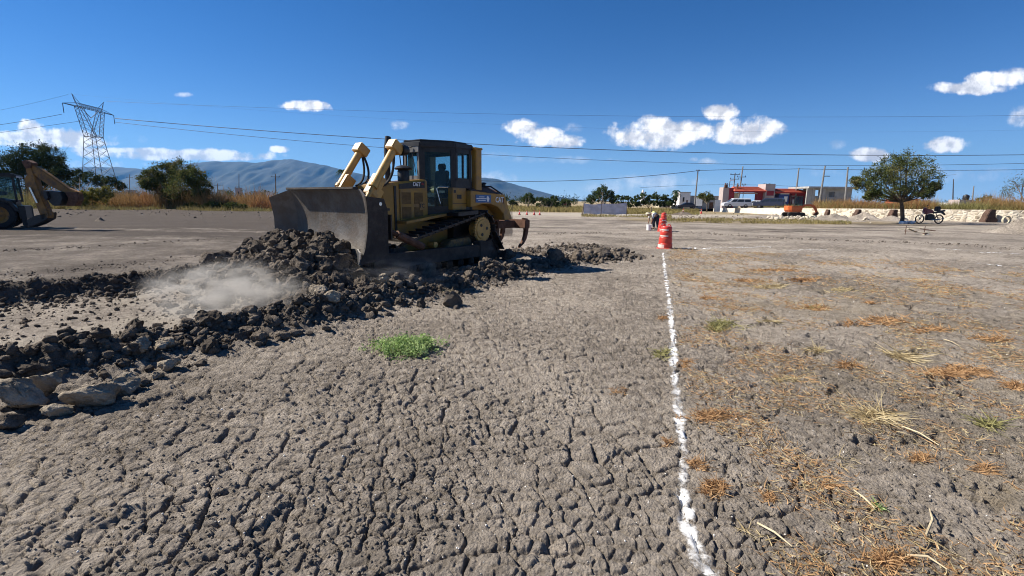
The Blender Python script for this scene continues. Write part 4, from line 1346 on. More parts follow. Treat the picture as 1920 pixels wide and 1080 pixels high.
c = np.array(GH(762, 656))
ww = empty('green_weed', tuple(c), label='low bright green weed patch growing alone on the cracked soil', cat='weed')
r = rng.uniform(0, 1, 150) ** .6 * rng.uniform(.75, 1.35, 150); t_ = rng.uniform(0, 6.28, 150)
cc = np.stack([r * np.cos(t_) * .40 * (1 + .15 * np.sin(3 * t_)), r * np.sin(t_) * .30, .02 + .05 * (1 - r * r) + rng.uniform(-.01, .03, 150)], -1)
leaves(cc, 3400, .032, .016, M['leaf_weed'], 'leaf_mass', ww, aspect=.55, kind='stuff')
P = cc[:90].copy(); P[:, 2] = .0
D = rng.normal(size=(90, 3)) * .5; D[:, 2] = .8; D /= np.linalg.norm(D, axis=1)[:, None]
strands(P, D, np.full(90, .09), np.full(90, .006), 'stem_mass', M['straw_green'], parent=ww, kind='stuff')
# ------------------------------------------------------------------ trees
def tree(name, base, blobs, Y, nleaf, size, leaf, trunk_r, label, cat='tree', depth=None, group=None, limb=True, aspect=.6, tight=.14, trunk_pts=None, clusters=46, bark=None):
    """blobs: crown lobes given as (px, py, radius px) at distance Y"""
    root = empty(name, base, label=label, cat=cat, group=group)
    B = Vector(base)
    g = np.random.default_rng(abs(hash(label)) % 10000 if False else sum(map(ord, label)))
    C_, Sp = [], []
    cs = []
    for i, (px, py, rp) in enumerate(blobs):
        r = rp / CF * Y * math.cos(CP)
        p = Vector(AY(px, py, Y + g.uniform(-1, 1) * (depth if depth is not None else r * .9)))
        cs.append((p - B, r))
        k_ = clusters
        d = g.normal(size=(k_, 3)); d /= np.linalg.norm(d, axis=1)[:, None]
        rad = r * g.uniform(.35, 1.0, k_) ** .6
        C_.append(np.array(p - B) + d * rad[:, None] * np.array([1, 1, .85])); Sp.append(np.full(k_, r * tight) * g.uniform(.6, 1.5, k_))
    C_ = np.concatenate(C_); Sp = np.concatenate(Sp)
    leaves(C_, nleaf, Sp, size, leaf, 'crown', root, aspect=aspect, g=g)
    if limb:
        mb = MB()
        top = Vector((0, 0, 0))
        tp = [Vector(q) for q in (trunk_pts or [(0, 0, -.15), (.02, 0, .5)])]
        mb.tube(tp, [trunk_r * 1.25] + [trunk_r] * (len(tp) - 2) + [trunk_r * .8], 9)
        for c_, r in cs:
            st = tp[-1]
            mid_ = st.lerp(c_, .5) + Vector((g.uniform(-.2, .2), g.uniform(-.2, .2), -.12 * (c_ - st).length * .4))
            mb.tube([st, mid_, c_], [trunk_r * .55, trunk_r * .35, trunk_r * .12], 6)
            for _ in range(5):
                e_ = c_ + Vector(g.normal(size=3)) * r * .6
                mb.tube([mid_.lerp(c_, g.uniform(.3, 1)), e_], [trunk_r * .13, trunk_r * .04], 4)
        mb.build('trunk', bark or M['bark'], root, smooth=True)
    return root


bx = G(1690, 418)
tree('mesquite_tree', bx, [(1648, 324, 22), (1690, 325, 28), (1636, 338, 24), (1672, 312, 25), (1700, 303, 24), (1728, 318, 28), (1745, 338, 20), (1700, 335, 34), (1660, 350, 28), (1616, 346, 15), (1628, 366, 10), (1735, 362, 14), (1720, 352, 22), (1686, 362, 16), (1640, 362, 13), (1752, 350, 10), (1604, 338, 9)],
     47, 30000, .060, M['leaf_mesquite'], .17, 'spreading green mesquite tree with leaning trunk beside the parked motorcycle', depth=1.6,
     trunk_pts=[(0, 0, -.1), (.05, 0, .45), (-.10, 0, 1.2), (-.32, 0, 2.0)], clusters=50, tight=.12)
bx = G(330, 391)
tree('mesquite_tree', (bx[0], bx[1], 0), [(285, 335, 22), (308, 322, 22), (335, 318, 22), (362, 330, 22), (378, 352, 20), (345, 348, 32), (308, 348, 26), (330, 368, 22), (366, 372, 20), (275, 345, 12)],
     72, 34000, .10, M['leaf_brown'], .28, 'round olive mesquite tree standing in the tall brown grass on the left', depth=2.4, trunk_pts=[(0, 0, 0), (-.1, 0, .7), (-.2, 0, 1.2)], clusters=60)
tree('mesquite_tree', G(52, 380), [(62, 290, 26), (88, 292, 24), (40, 302, 26), (70, 312, 32), (105, 308, 20), (12, 312, 26), (-25, 320, 34), (118, 326, 14), (30, 335, 34), (90, 335, 24), (-60, 330, 30)],
     84, 36000, .11, M['leaf_dark'], .35, 'large dark green tree behind the backhoe at the left edge', depth=3, trunk_pts=[(0, 0, 0), (0, 0, 1.8)], clusters=60)
tree('mesquite_tree', G(150, 384), [(150, 328, 12), (170, 335, 13), (188, 340, 12), (205, 342, 13), (225, 348, 10), (140, 345, 14)],
     110, 9000, .13, M['leaf_dark'], .2, 'low dark trees in front of the steel pylon base', depth=3, trunk_pts=[(0, 0, 0), (0, 0, 1.2)], clusters=40)
tree('bare_tree', G(1950, 420), [(1905, 345, 16), (1930, 340, 22), (1960, 345, 24), (1890, 362, 12), (1945, 365, 20)],
     62, 2200, .06, M['leaf_brown'], .2, 'nearly leafless grey tree at the right edge behind the stone wall', depth=1.5, trunk_pts=[(0, 0, 0), (-.3, 0, 2.0)], tight=.25)
tree('bush', G(1850, 396), [(1838, 376, 7), (1852, 373, 8), (1864, 378, 6)], 75, 2600, .07, M['leaf_hedge'], .06, 'small dark bush between the wall grass and the bare tree', depth=.8, trunk_pts=[(0, 0, .6), (0, 0, 1)])
# trees and hedge along the far road
tree('mesquite_tree', G(1132, 392), [(1130, 357, 10), (1120, 364, 10), (1142, 365, 10), (1128, 370, 13), (1108, 374, 9), (1150, 374, 10)],
     125, 7000, .15, M['leaf_hedge'], .2, 'round green tree rising right behind the hanging grey tarp', depth=2, trunk_pts=[(0, 0, 0), (0, 0, 1.2)])
tree('mesquite_tree', G(990, 393), [(992, 368, 8), (985, 373, 7), (998, 376, 8)], 140, 3000, .15, M['leaf_hedge'], .15, 'small leafy tree left of the dark red pickup', depth=1.5, trunk_pts=[(0, 0, 0), (0, 0, 1)])
tree('mesquite_tree', G(960, 392), [(960, 380, 6), (967, 383, 5)], 150, 1500, .15, M['leaf_dark'], .1, 'low dark tree just behind the ripper end of the bulldozer', depth=1.5, trunk_pts=[(0, 0, 0), (0, 0, .5)])
for j, (x0, x1, y0, lab) in enumerate([(1010, 1046, 376, 'low dark hedge right behind the dark red pickup'), (1050, 1074, 379, 'end of the low hedge right of the dark red pickup'),
                                       (1158, 1200, 374, 'green hedge clump nearest the right end of the grey tarp'), (1200, 1232, 370, 'tallest green hedge clump under the white spire'), (1230, 1268, 373, 'green hedge clump left of the tall palm')]):
    bl = [(x, y0 + rnd.uniform(-4, 4), rnd.uniform(5, 8)) for x in range(x0, x1, 6)] + [(x, y0 + 9, 6) for x in range(x0, x1, 8)]
    tree('hedge', G((x0 + x1) / 2, 392), bl, 118, 420 * len(bl), .14, M['leaf_hedge'], .08, lab, cat='hedge', depth=1.5, trunk_pts=[(0, 0, 0), (0, 0, .4)], clusters=14)
# broad leaved small tree by the white panels and palms
tree('small_tree', G(1325, 398), [(1322, 366, 9), (1314, 368, 6), (1332, 370, 7), (1324, 374, 7)], 92, 2400, .10, M['leaf_brown'], .10, 'small tree between the two white panels', depth=.8, trunk_pts=[(0, 0, 0), (0, 0, 1.4)])


def palm(px, pyc, pyb, Y, n, L, label):
    c_ = AY(px, pyc, Y); b_ = (c_[0], Y, 0)
    r = empty('palm_tree', b_, label=label, cat='palm tree')
    mb = MB(); mb.tube([(0, 0, -.3), (0, 0, c_[2] * .5), (0, 0, c_[2])], [.28, .22, .18], 8); mb.build('trunk', M['bark'], r, smooth=True)
    mb = MB()
    for i in range(n):
        a = 2 * math.pi * i / n * 1.618 * 3; el = rnd.uniform(-.5, 1.2)
        pts = []
        for s in range(6):
            t = s / 5
            hr = L * t * math.cos(el) ; z = L * (t * math.sin(el) - .75 * t * t)
            pts.append(Vector((hr * math.cos(a), hr * math.sin(a), c_[2] + z)))
        sd_ = Vector((-math.sin(a), math.cos(a), 0))
        for s in range(5):
            for q in range(3):
                t = (s + q / 3) / 5
                p = pts[s].lerp(pts[s + 1], q / 3)
                for sg in (-1, 1):
                    ln = .32 * L * math.sin(math.pi * min(1, t * .85 + .15)) + .05
                    e_ = p + sd_ * sg * ln * .8 + (pts[s + 1] - pts[s]).normalized() * ln * .6 - Vector((0, 0, ln * .35))
                    w_ = (pts[s + 1] - pts[s]).normalized() * .07
                    mb.add([p - w_, p + w_, e_], [(0, 1, 2)])
    mb.build('fronds', M['leaf_palm'], r)


palm(1268, 360, 385, 120, 26, 1.6, 'tall bushy palm left of the grey and white house')
palm(1438, 350, 380, 125, 30, 3.0, 'big palm rising behind the red roofed gateway')
palm(642, 322, 370, 150, 24, 2.6, 'dark palm seen between the blade and the lift cylinders')
# ------------------------------------------------------------------ grass
def grass(name, region, n, hmin, hmax, wd, m, label, z0=0.0, lean=.18, seed=1, cat='grass', dens=None):
    g = np.random.default_rng(seed)
    X, Y = region(g, n)
    if dens is not None:
        ok = fbm(X * dens, Y * dens, seed, 3) > -.12
        X, Y = X[ok], Y[ok]
    n = len(X)
    Z = np.full(n, z0) if not callable(z0) else z0(X, Y)
    D = np.stack([g.normal(0, lean, n), g.normal(0, lean, n), np.ones(n)], -1); D /= np.linalg.norm(D, axis=1)[:, None]
    hh = g.uniform(hmin, hmax, n) * (1 + .9 * fbm(X * .35, Y * .35, seed + 9, 3))
    return strands(np.stack([X, Y, Z], -1), D, hh, g.uniform(.6, 1.4, n) * wd, name, m, droop=.05, g=g, label=label, cat=cat, kind='stuff')


def rect_px(px0, px1, Ya, Yb, pw=1.0):
    def f(g, n):
        Y = Ya + (Yb - Ya) * g.uniform(0, 1, n) ** pw
        px = g.uniform(px0, px1, n)
        return np.array([(p - 960) / CF for p in px]) * Y * 1.0 * 1.015, Y
    return f


grass('tall_dry_grass', rect_px(90, 530, 70, 88), 26000, .9, 2.2, .07, M['grass_dry'], 'tall reddish dry grass along the left edge of the field', seed=3)
grass('tall_dry_grass', rect_px(-160, 150, 66, 82), 9000, .8, 2.2, .07, M['grass_olive'], 'tall olive grass behind the backhoe at the left edge', seed=4)
grass('low_dry_grass', rect_px(120, 520, 63, 71), 9000, .15, .6, .05, M['grass_olive'], 'low pale grass at the foot of the tall dry grass', seed=5, dens=.4)
grass('low_dry_grass', rect_px(480, 1100, 78, 150, 1.3), 26000, .2, .55, .11, M['grass_olive'], 'dry meadow between the bulldozer and the far road', seed=6)
grass('low_dry_grass', rect_px(1090, 1300, 70, 130, 1.3), 12000, .1, .4, .09, M['grass_olive'], 'dry meadow behind the grey tarp', seed=7)
grass('low_dry_grass', rect_px(1225, 1580, 42, 53), 11000, .04, .24, .04, M['grass_olive'], 'low yellow grass strip before the rubble and the low wall', seed=8, dens=.5)
grass('low_dry_grass', rect_px(1085, 1250, 55, 63), 3500, .06, .25, .04, M['grass_olive'], 'short grass at the foot of the grey tarp', seed=9, dens=.5)
for j, (px, py, Y, lab) in enumerate([(172, 366, 67, 'yellow green bush left of the brown grass'), (196, 362, 68, 'rounder yellow green bush beside the brown grass'), (150, 372, 66, 'low yellow bush under the raised backhoe bucket')]):
    tree('yellow_bush', (AY(px, py, Y)[0], Y, 0), [(px - 8, py, 10), (px + 8, py + 3, 9), (px, py + 10, 12), (px + 4, py - 8, 8)], Y, 5000, .06, M['leaf_yellow'], .04, lab, cat='bush', depth=.6, trunk_pts=[(0, 0, 0), (0, 0, .3)], clusters=24)
for j, (px, py, Y, lab) in enumerate([(400, 385, 69, 'dark scrub at the foot of the grass right of the round tree'), (440, 386, 68, 'second clump of dark scrub right of the round tree'), (365, 388, 70, 'dark scrub directly under the round tree')]):
    tree('scrub', (AY(px, py, Y)[0], Y, 0), [(px - 14, py + 2, 8), (px, py, 10), (px + 14, py + 3, 8)], Y, 4000, .07, M['leaf_brown'], .04, lab, cat='bush', depth=.6, trunk_pts=[(0, 0, 0), (0, 0, .3)], clusters=24)

# far wood and village on the plain
g = np.random.default_rng(5)
n = 420
px = np.concatenate([g.uniform(-200, 950, 330), g.uniform(930, 1110, 40), g.uniform(1500, 2100, 50)]); Yt = g.uniform(230, 520, n)
X = (px - 960) / CF * Yt
cz = g.uniform(.8, 4.2, n) * (1 + .35 * np.sin(px / 60))
sp_ = g.uniform(1.6, 3.4, n)
leaves(np.stack([X, Yt, cz], -1), 46000, sp_ * .55, .42, M['leaf_dark'], 'far_wood', None, g=g, label='distant line of dark trees on the plain below the mountains', cat='wood', kind='stuff')
for j, (px, py, w, h, Y, mt) in enumerate([(482, 365, 8, 5, 230, 'pinkw'), (505, 366, 9, 5, 215, 'white'), (448, 357, 10, 4, 300, 'pinkw'), (655, 372, 10, 6, 260, 'white'), (245, 362, 12, 5, 260, 'concrete'), (415, 362, 9, 5, 240, 'cream')]):
    p = AY(px, py, Y); ww_ = w / CF * Y; hh_ = max(2.4, h / CF * Y + p[2])
    r = empty('far_house', (p[0], Y, 0), rz=rnd.uniform(-.3, .3), label='tiny pale house far away ' + ['left of the thin pole beside the blade', 'right of the thin pole beside the blade', 'under the far radio mast', 'behind the dark palm', 'below the steel pylon', 'behind the brown grass'][j], cat='house')
    mb = MB(); mb.box((0, 0, hh_ / 2), (ww_, ww_ * .8, hh_)); mb.build('wall', M[mt], r)
    mb = MB(); mb.box((0, 0, hh_ + .12), (ww_ * 1.06, ww_ * .86, .22)); mb.build('roof', M['concrete'], r)
    mb = MB(); mb.box((0, -ww_ * .4 - .02, hh_ * .55), (ww_ * .2, .06, hh_ * .35)); mb.build('window', M['black'], r)

# ------------------------------------------------------------------ pylon and wires
def pylon():
    cx, cy = -166.6, 197.8
    r = empty('transmission_tower', (cx, cy, 0), R_(-84 + 180), label='steel lattice power pylon with wide crossbar on the left skyline', cat='pylon')
    # local x runs along the crossbar
    def strut(mb, a, b, w=.10):
        mb.tube([a, b], w, 4)
    body = MB()
    hs = [0, 5, 9.5, 13.5, 17, 20, 22.6, 24.9]
    wid = lambda z: 4.6 + (2.1 - 4.6) * z / 24.9
    for i in range(len(hs)):
        z = hs[i]; w = wid(z)
        c = [(-w, -w, z), (w, -w, z), (w, w, z), (-w, w, z)]
        if i:
            for j in range(4):
                strut(body, pc[j], c[j], .13); strut(body, pc[j], c[(j + 1) % 4], .06); strut(body, pc[(j + 1) % 4], c[j], .06)
                if i == len(hs) - 1 or i == 1: strut(body, c[j], c[(j + 1) % 4], .10)
        pc = c
    body.build('tower_body', M['galv'], r)
    arm = MB()
    zb = 35.3
    for s in (-1, 1):
        a0 = [(s * 2.1, -2.1, 24.9), (s * 2.1, 2.1, 24.9), (s * .5, -1.6, 24.9), (s * .5, 1.6, 24.9)]
        a1 = [(s * 6.6, -.9, zb), (s * 6.6, .9, zb), (s * 4.6, -.9, zb), (s * 4.6, .9, zb)]
        for p, q in zip(a0, a1): strut(arm, p, q, .12)
        for k_ in range(6):
            t0, t1 = k_ / 6, (k_ + 1) / 6
            L_ = lambda i, t: tuple(a0[i][j] * (1 - t) + a1[i][j] * t for j in range(3))
            for i0, i1 in ((0, 1), (0, 2), (1, 3)):
                strut(arm, L_(i0, t0), L_(i1, t1), .06); strut(arm, L_(i1, t0), L_(i0, t1), .05)
        strut(arm, (s * 6.0, 0, zb), (s * 8.2, 0, zb + 4.2), .13); strut(arm, (s * 4.6, 0, zb + 1.2), (s * 8.2, 0, zb + 4.2), .09); strut(arm, (s * 7.0, 0, zb + .8), (s * 8.2, 0, zb + 4.2), .07)
    arm.build('upper_arm', M['galv'], r)
    bar = MB()
    for yy in (-.9, .9):
        strut(bar, (-13.2, 0, zb - .1), (-6, yy, zb), .11); strut(bar, (-6, yy, zb), (6, yy, zb), .11); strut(bar, (6, yy, zb), (13.2, 0, zb - .1), .11)
    strut(bar, (-13.2, 0, zb - .1), (-6, 0, zb + 1.3), .10); strut(bar, (-6, 0, zb + 1.3), (6, 0, zb + 1.3), .11); strut(bar, (6, 0, zb + 1.3), (13.2, 0, zb - .1), .10)
    for k_ in range(12):
        x0_ = -6 + k_
        for yy in (-.9, .9):
            strut(bar, (x0_, yy, zb), (x0_ + .5, 0, zb + 1.3), .05); strut(bar, (x0_ + .5, 0, zb + 1.3), (x0_ + 1, yy, zb), .05)
    bar.build('crossbar', M['galv'], r)
    for x_ in (-13.2, 13.2):
        mb = MB(); mb.tube([(x_, 0, zb - .1), (x_, 0, zb - 3.6)], .13, 6); mb.build('insulator', M['galv'], r)
    mb = MB(); mb.tube([(-4.6, 0, zb), (0, 0, zb - 3.3)], .12, 6); mb.tube([(4.6, 0, zb), (0, 0, zb - 3.3)], .12, 6); mb.build('insulator', M['galv'], r)
    mb = MB()
    for s in (-1, 1):
        for yy in (-1, 1):
            for off in (2.0, 4.0):
                mb.tube([(s * 4.6, yy * 4.6, .2), (s * (4.6 - off), yy * 4.6 * .2, off + 1.2)], .12, 4)
    mb.build('leg_brace', M['concrete'], r)  # steel braces given a pale material, painted as sunlit


pylon()


def wire(pts, r, label, group=None, cat='power line'):
    """parabola through three points, drawn over the given x range"""
    (x0, y0, z0), (x1, y1, z1), (x2, y2, z2) = pts
    A = np.array([[x * x, x, 1] for x in (x0, x1, x2)]); c_ = np.linalg.solve(A, [z0, z1, z2])
    P = []
    for i in range(61):
        x = x0 + (x2 - x0) * i / 60
        y = y0 + (y2 - y0) * i / 60
        P.append((x, y, c_[0] * x * x + c_[1] * x + c_[2]))
    o = Vector(P[0])
    mb = MB(); mb.tube([Vector(p) - o for p in P], r, 5)
    w_ = mb.build('power_line', M['wire'], None, smooth=True, label=label, cat=cat, group=group)
    w_.location = o
    return w_


def wpx(pl, Y0, Y1=None):
    Y1 = Y1 or Y0
    out = []
    for i, (px, py) in enumerate(pl):
        d = ray(px, py)
        # distance chosen along a straight line from Y0 to Y1
        Y = Y0 + (Y1 - Y0) * i / 2
        out.append(AY(px, py, Y))
    return out


wire(wpx([(216, 222), (950, 273), (2060, 288)], 184.7), .11, 'upper thick power cable running right from the steel pylon')
wire(wpx([(216, 229), (900, 289), (2060, 302)], 211), .08, 'lower thinner power cable running right from the steel pylon')
wire(wpx([(200, 190), (1000, 215), (2060, 214)], 186), .035, 'faint uppermost wire crossing the sky from the pylon tip')
wire(wpx([(128, 176), (1000, 236), (2060, 240)], 173), .012, 'hardly visible thin wire below the uppermost one')
wire(wpx([(116, 214), (50, 226), (-90, 245)], 184.7), .07, 'power cable leaving the pylon towards the left edge, upper one')
wire(wpx([(171, 224), (60, 240), (-90, 262)], 198), .06, 'power cable leaving the pylon towards the left edge, lower one')
wire(wpx([(128, 177), (50, 196), (-90, 222)], 173), .03, 'thin wire leaving the pylon tip to the left edge')
wire(wpx([(520, 250), (880, 322), (1309, 321)], 118) if False else wpx([(700, 325), (1010, 340), (1309, 320)], 118), .06, 'low dark wire coming from behind the bulldozer to the first pole')
wire(wpx([(1309, 320), (1350, 318.5), (1392, 317.5)], 116), .05, 'wire between the first pole and the tall pole with a crossarm')
wire(wpx([(1392, 317.5), (1450, 317.5), (1497, 316.5)], 110), .05, 'wire passing over the red roofed gateway')
wire(wpx([(1497, 316.5), (1620, 318.5), (2040, 316)], 104), .05, 'wire passing behind the mesquite tree to the right edge')
wire(wpx([(1200, 352), (1309, 347), (1500, 350)], 117), .03, 'second faint wire low over the far road')


# ------------------------------------------------------------------ poles
def pole(px, pt, pb, Y, r, label, cross=(), lamp=None, top_px=None, m='concrete_dark', name='utility_pole', light=False):
    t = Vector(AY(top_px or px, pt, Y)); b = Vector(AY(px, pb, Y))
    dirv = (t - b).normalized()
    b0 = b - dirv * (b.z + .3) / dirv.z
    root = empty(name, tuple(b0), label=label, cat='pole')
    T = t - b0
    mb = MB(); mb.tube([(0, 0, 0), T], [r * 1.3, r * .75], 8); mb.build('shaft', M[m], root, smooth=True)
    for off, w in cross:
        c = T - dirv * off
        mb = MB(); mb.box(c, (w, .14, .12)); mb.build('crossarm', M['galv'], root)
        for q in (-.45, 0, .45):
            mb = MB(); mb.lathe([(.06, 0), (.09, .1), (.05, .25), (0, .28)], (c.x + q * w, c.y, c.z + .06), 6); mb.build('insulator', M['galv'], root)
    if lamp:
        off, ln = lamp
        c = T - dirv * off
        mb = MB(); mb.tube([c, c + Vector((ln, 0, .25))], .05, 5); mb.build('lamp_arm', M['galv'], root)
        mb = MB(); mb.box(c + Vector((ln + .3, 0, .22)), (.9, .3, .14)); mb.build('lamp_head', M['white'] if light else M['galv'], root, bevel=.03)
    return root


pole(1302.5, 318, 384, 118, .17, 'first concrete pole left of the white panels', top_px=1309, cross=[(.3, .7)])
pole(1362, 338, 386, 108, .10, 'street lamp pole with a bright head left of the gateway', top_px=1369, lamp=(.2, .1), light=True, m='galv', name='street_lamp')
pole(1372, 324, 386, 112, .14, 'pole with two crossarms beside the street lamp', top_px=1378.5, cross=[(.4, 2.1), (1.4, 2.1)])
pole(1383, 312, 386, 110, .17, 'tall pole with one crossarm in front of the gateway', top_px=1393, cross=[(2.3, 2.0)])
pole(1392, 346, 384, 108, .07, 'short dark lamp post in the gateway opening', top_px=1395, cross=[(.1, .8)], m='black', name='lamp_post')
pole(1490, 315, 384, 104, .17, 'concrete pole rising right of the red roofed gateway', top_px=1498)
pole(1536, 311, 384, 98, .18, 'concrete pole with lamp before the unfinished building', top_px=1547, lamp=(2.2, .5))
pole(1584, 313, 384, 95, .17, 'concrete pole partly hidden by the mesquite tree', top_px=1590)
pole(1822, 349, 384, 120, .14, 'lone grey pole behind the stone wall', top_px=1826)
pole(1912, 345, 396, 60, .07, 'slim pole in front of the bare tree at the right edge', top_px=1918, m='galv')
pole(1786, 336, 384, 240, .25, 'very faint thin mast far behind the wall', top_px=1788, m='galv', name='radio_mast')
pole(517, 326, 366, 150, .16, 'wooden pole with short crossarm left of the blade', top_px=516.5, cross=[(.9, 2.6)], m='wood')
pole(448, 326, 360, 400, .3, 'thin far radio mast before the mountain', top_px=448, m='galv', name='radio_mast')
pole(408, 344, 360, 220, .2, 'far pole with crossarm left of the radio mast', top_px=408, cross=[(.8, 5)], m='wood')
pole(243, 327, 352, 230, .14, 'small far pole right of the steel pylon', top_px=243, cross=[(1.5, 3)], m='wood')
# ------------------------------------------------------------------ raised ground, stone wall
WL = [(1338, 390.5, 96), (1400, 390.3, 84), (1480, 390.6, 73), (1560, 391, 65), (1600, 391, 61.5), (1700, 392, 57), (1800, 393, 53.5), (1900, 394, 50.3), (1990, 395, 48.5)]
WT = [Vector(AY(px, py, Y)) for px, py, Y in WL]


def wall_part(i0, i1, name, m, label, th=.5):
    P = WT[i0:i1 + 1]
    o0 = P[0].copy(); o0.z = 0
    mb = MB(); rings = []
    nsub = 12
    pts = []
    for a, b in zip(P, P[1:]):
        for s in range(nsub): pts.append(a.lerp(b, s / nsub))
    pts.append(P[-1])
    rings = []
    for j, p in enumerate(pts):
        t = (pts[min(j + 1, len(pts) - 1)] - pts[max(j - 1, 0)]); t.z = 0; t.normalize()
        n_ = Vector((t.y, -t.x, 0))
        if n_.y > 0: n_ = -n_
        f = p + n_ * (.08 + .05 * math.sin(j * 2.1)); bk = p - n_ * th
        rings.append([Vector((f.x, f.y, -.2)) - o0, Vector((p.x, p.y, p.z)) - o0, Vector((bk.x, bk.y, bk.z)) - o0, Vector((bk.x, bk.y, -.2)) - o0])
    mb.loft(rings)
    o = mb.build(name, m, None, label=label, cat='wall'); o.location = o0
    return o


def stone_wall_mat():
    m = bpy.data.materials.new('pale_stone_wall'); m.use_nodes = True; k = NT(m.node_tree)
    v = k.n('ShaderNodeTexCoord').outputs['Object']
    vm = k.n('ShaderNodeMapping', i_Vector=v, i_Scale=(1, 1, 1.6))
    vo = k.n('ShaderNodeTexVoronoi', i_Vector=vm.outputs[0], i_Scale=1.9, i_Randomness=1.0)
    ve = k.n('ShaderNodeTexVoronoi', i_Vector=vm.outputs[0], i_Scale=1.9, feature='DISTANCE_TO_EDGE')
    n1 = k.n('ShaderNodeTexNoise', i_Vector=v, i_Scale=5.0, i_Detail=6.0)
    c = k.mix(k.n('ShaderNodeSeparateColor', i_Color=vo.outputs['Color']).outputs[0], (0.50, 0.42, 0.31, 1), (0.66, 0.59, 0.47, 1))
    c = k.mix(k.ramp(n1.outputs[0], (.5, .7)), c, (0.40, 0.33, 0.24, 1))
    c = k.mix(k.math('MULTIPLY', k.ramp(ve.outputs['Distance'], (.10, .03)), .5), c, (0.62, 0.56, 0.46, 1))
    dk = k.math('MULTIPLY', k.ramp(k.n('ShaderNodeSeparateColor', i_Color=vo.outputs['Color']).outputs[1], (.66, .74)), k.ramp(ve.outputs['Distance'], (.12, .2)))
    c = k.mix(k.math('MULTIPLY', dk, .75), c, (0.20, 0.16, 0.11, 1))
    b = k.n('ShaderNodeBsdfPrincipled', i_Base_Color=c, i_Roughness=.9)
    bp = k.n('ShaderNodeBump', i_Strength=.5, i_Distance=.07, i_Height=k.math('ADD', k.ramp(ve.outputs['Distance'], (0, .2)), k.math('MULTIPLY', n1.outputs[0], .5)))
    k.t.links.new(bp.outputs[0], b.inputs['Normal'])
    k.t.links.new(b.outputs[0], k.n('ShaderNodeOutputMaterial').inputs[0])
    return m


wall_part(2, len(WT) - 1, 'stone_wall', stone_wall_mat(), 'long pale rubble stone retaining wall on the right')
wall_part(0, 2, 'retaining_wall', mat('pale_render', (0.60, 0.54, 0.45), .9, 0, .10, .8, .2, 10), 'low smooth cream retaining wall below the parked cars')
# dark piers of the wall
for j, (px, pb, Y, w, lab) in enumerate([(1547, 406, 64, .55, 'small dark plant stump at the wall right of the excavator arm'), (1603, 404, 60.5, .8, 'first dark rubble pier on the stone wall'), (1668, 407, 57.5, .9, 'second dark rubble pier left of the tree trunk'), (1845, 417, 51.3, 1.35, 'tall dark brown pier of the stone wall near the right edge')]):
    p = AY(px, pb, Y); tz = AY(px, 392.5, Y)[2]
    b0 = Vector((p[0], Y - .45, max(0, p[2] - .1)))
    mb = MB(); H_ = tz - b0.z
    rings = []
    for i in range(6):
        t = i / 5; ww = w * (1 - .55 * t) * rnd.uniform(.85, 1.15)
        dx = rnd.uniform(-.06, .06) * w + .16 * w * t
        rings.append([(dx - ww / 2, -.3 * (1 - .5 * t), H_ * t), (dx + ww / 2, -.3 * (1 - .5 * t), H_ * t), (dx + ww / 2, .45, H_ * t), (dx - ww / 2, .45, H_ * t)])
    mb.loft(rings); o = mb.build('wall_pier' if j else 'stump', mat('pier_soil%d' % j, (0.085, 0.05, 0.035), .95, 0, .3, 3, .5, 12), None, bevel=.05, label=lab, cat='pier' if j else 'stump'); o.location = b0
# raised land behind the wall
mb = MB()
P = [p + Vector((.12, .2, -.05)) for p in WT]
back = [Vector((q.x * 2.4 + 20, 200 if i else 190, q.z + .0)) for i, q in enumerate(P)]
lb = Vector((P[0].x - 6, P[0].y + 4, -.1)); lbb = Vector((P[0].x * 1.9, 200, -.1))
vs = [lb] + P + [lbb] + back
n = len(P) + 1
mb.add(vs, [(i, i + 1, n + i + 1, n + i) for i in range(n - 1)])
mb.build('raised_ground', mat('dry_ground', (0.30, 0.25, 0.17), .95, 0, .2, .5, .4, 5), None, kind='structure')


def bank_z(X, Y):
    # height of the raised land near the wall
    return np.interp(X, [p.x for p in WT], [p.z for p in WT]) - .1


def bank_region(px0, px1, d0, d1):
    xs = np.array([p.x for p in WT]); ys = np.array([p.y for p in WT]); pxs = np.array([w[0] for w in WL])
    def f(g, n):
        px = g.uniform(px0, px1, n)
        x = np.interp(px, pxs, xs); y = np.interp(px, pxs, ys)
        d = g.uniform(d0, d1, n)
        return x + d * .5, y + d * .87
    return f


def mound_z(X, Y):
    return bank_z(X - 0, Y) + 0


grass('tall_dry_grass', bank_region(1530, 1760, .6, 8), 17000, .35, 1.05, .035, M['grass_dry'], 'rusty dry grass on the bank above the stone wall under the tree', z0=bank_z, seed=21)
grass('tall_dry_grass', bank_region(1540, 1990, .5, 5), 19000, .25, .75, .035, M['grass_olive'], 'olive and straw coloured grass along the top of the stone wall', z0=bank_z, seed=22)
grass('tall_dry_grass', bank_region(1860, 1990, 1, 8), 6000, .5, 1.15, .04, M['grass_dry'], 'reddish dry grass below the bare tree at the right edge', z0=bank_z, seed=23)
grass('tall_dry_grass', bank_region(1400, 1560, 3, 10), 3500, .1, .4, .04, M['grass_olive'], 'short grass around the parked cars', z0=bank_z, seed=24)

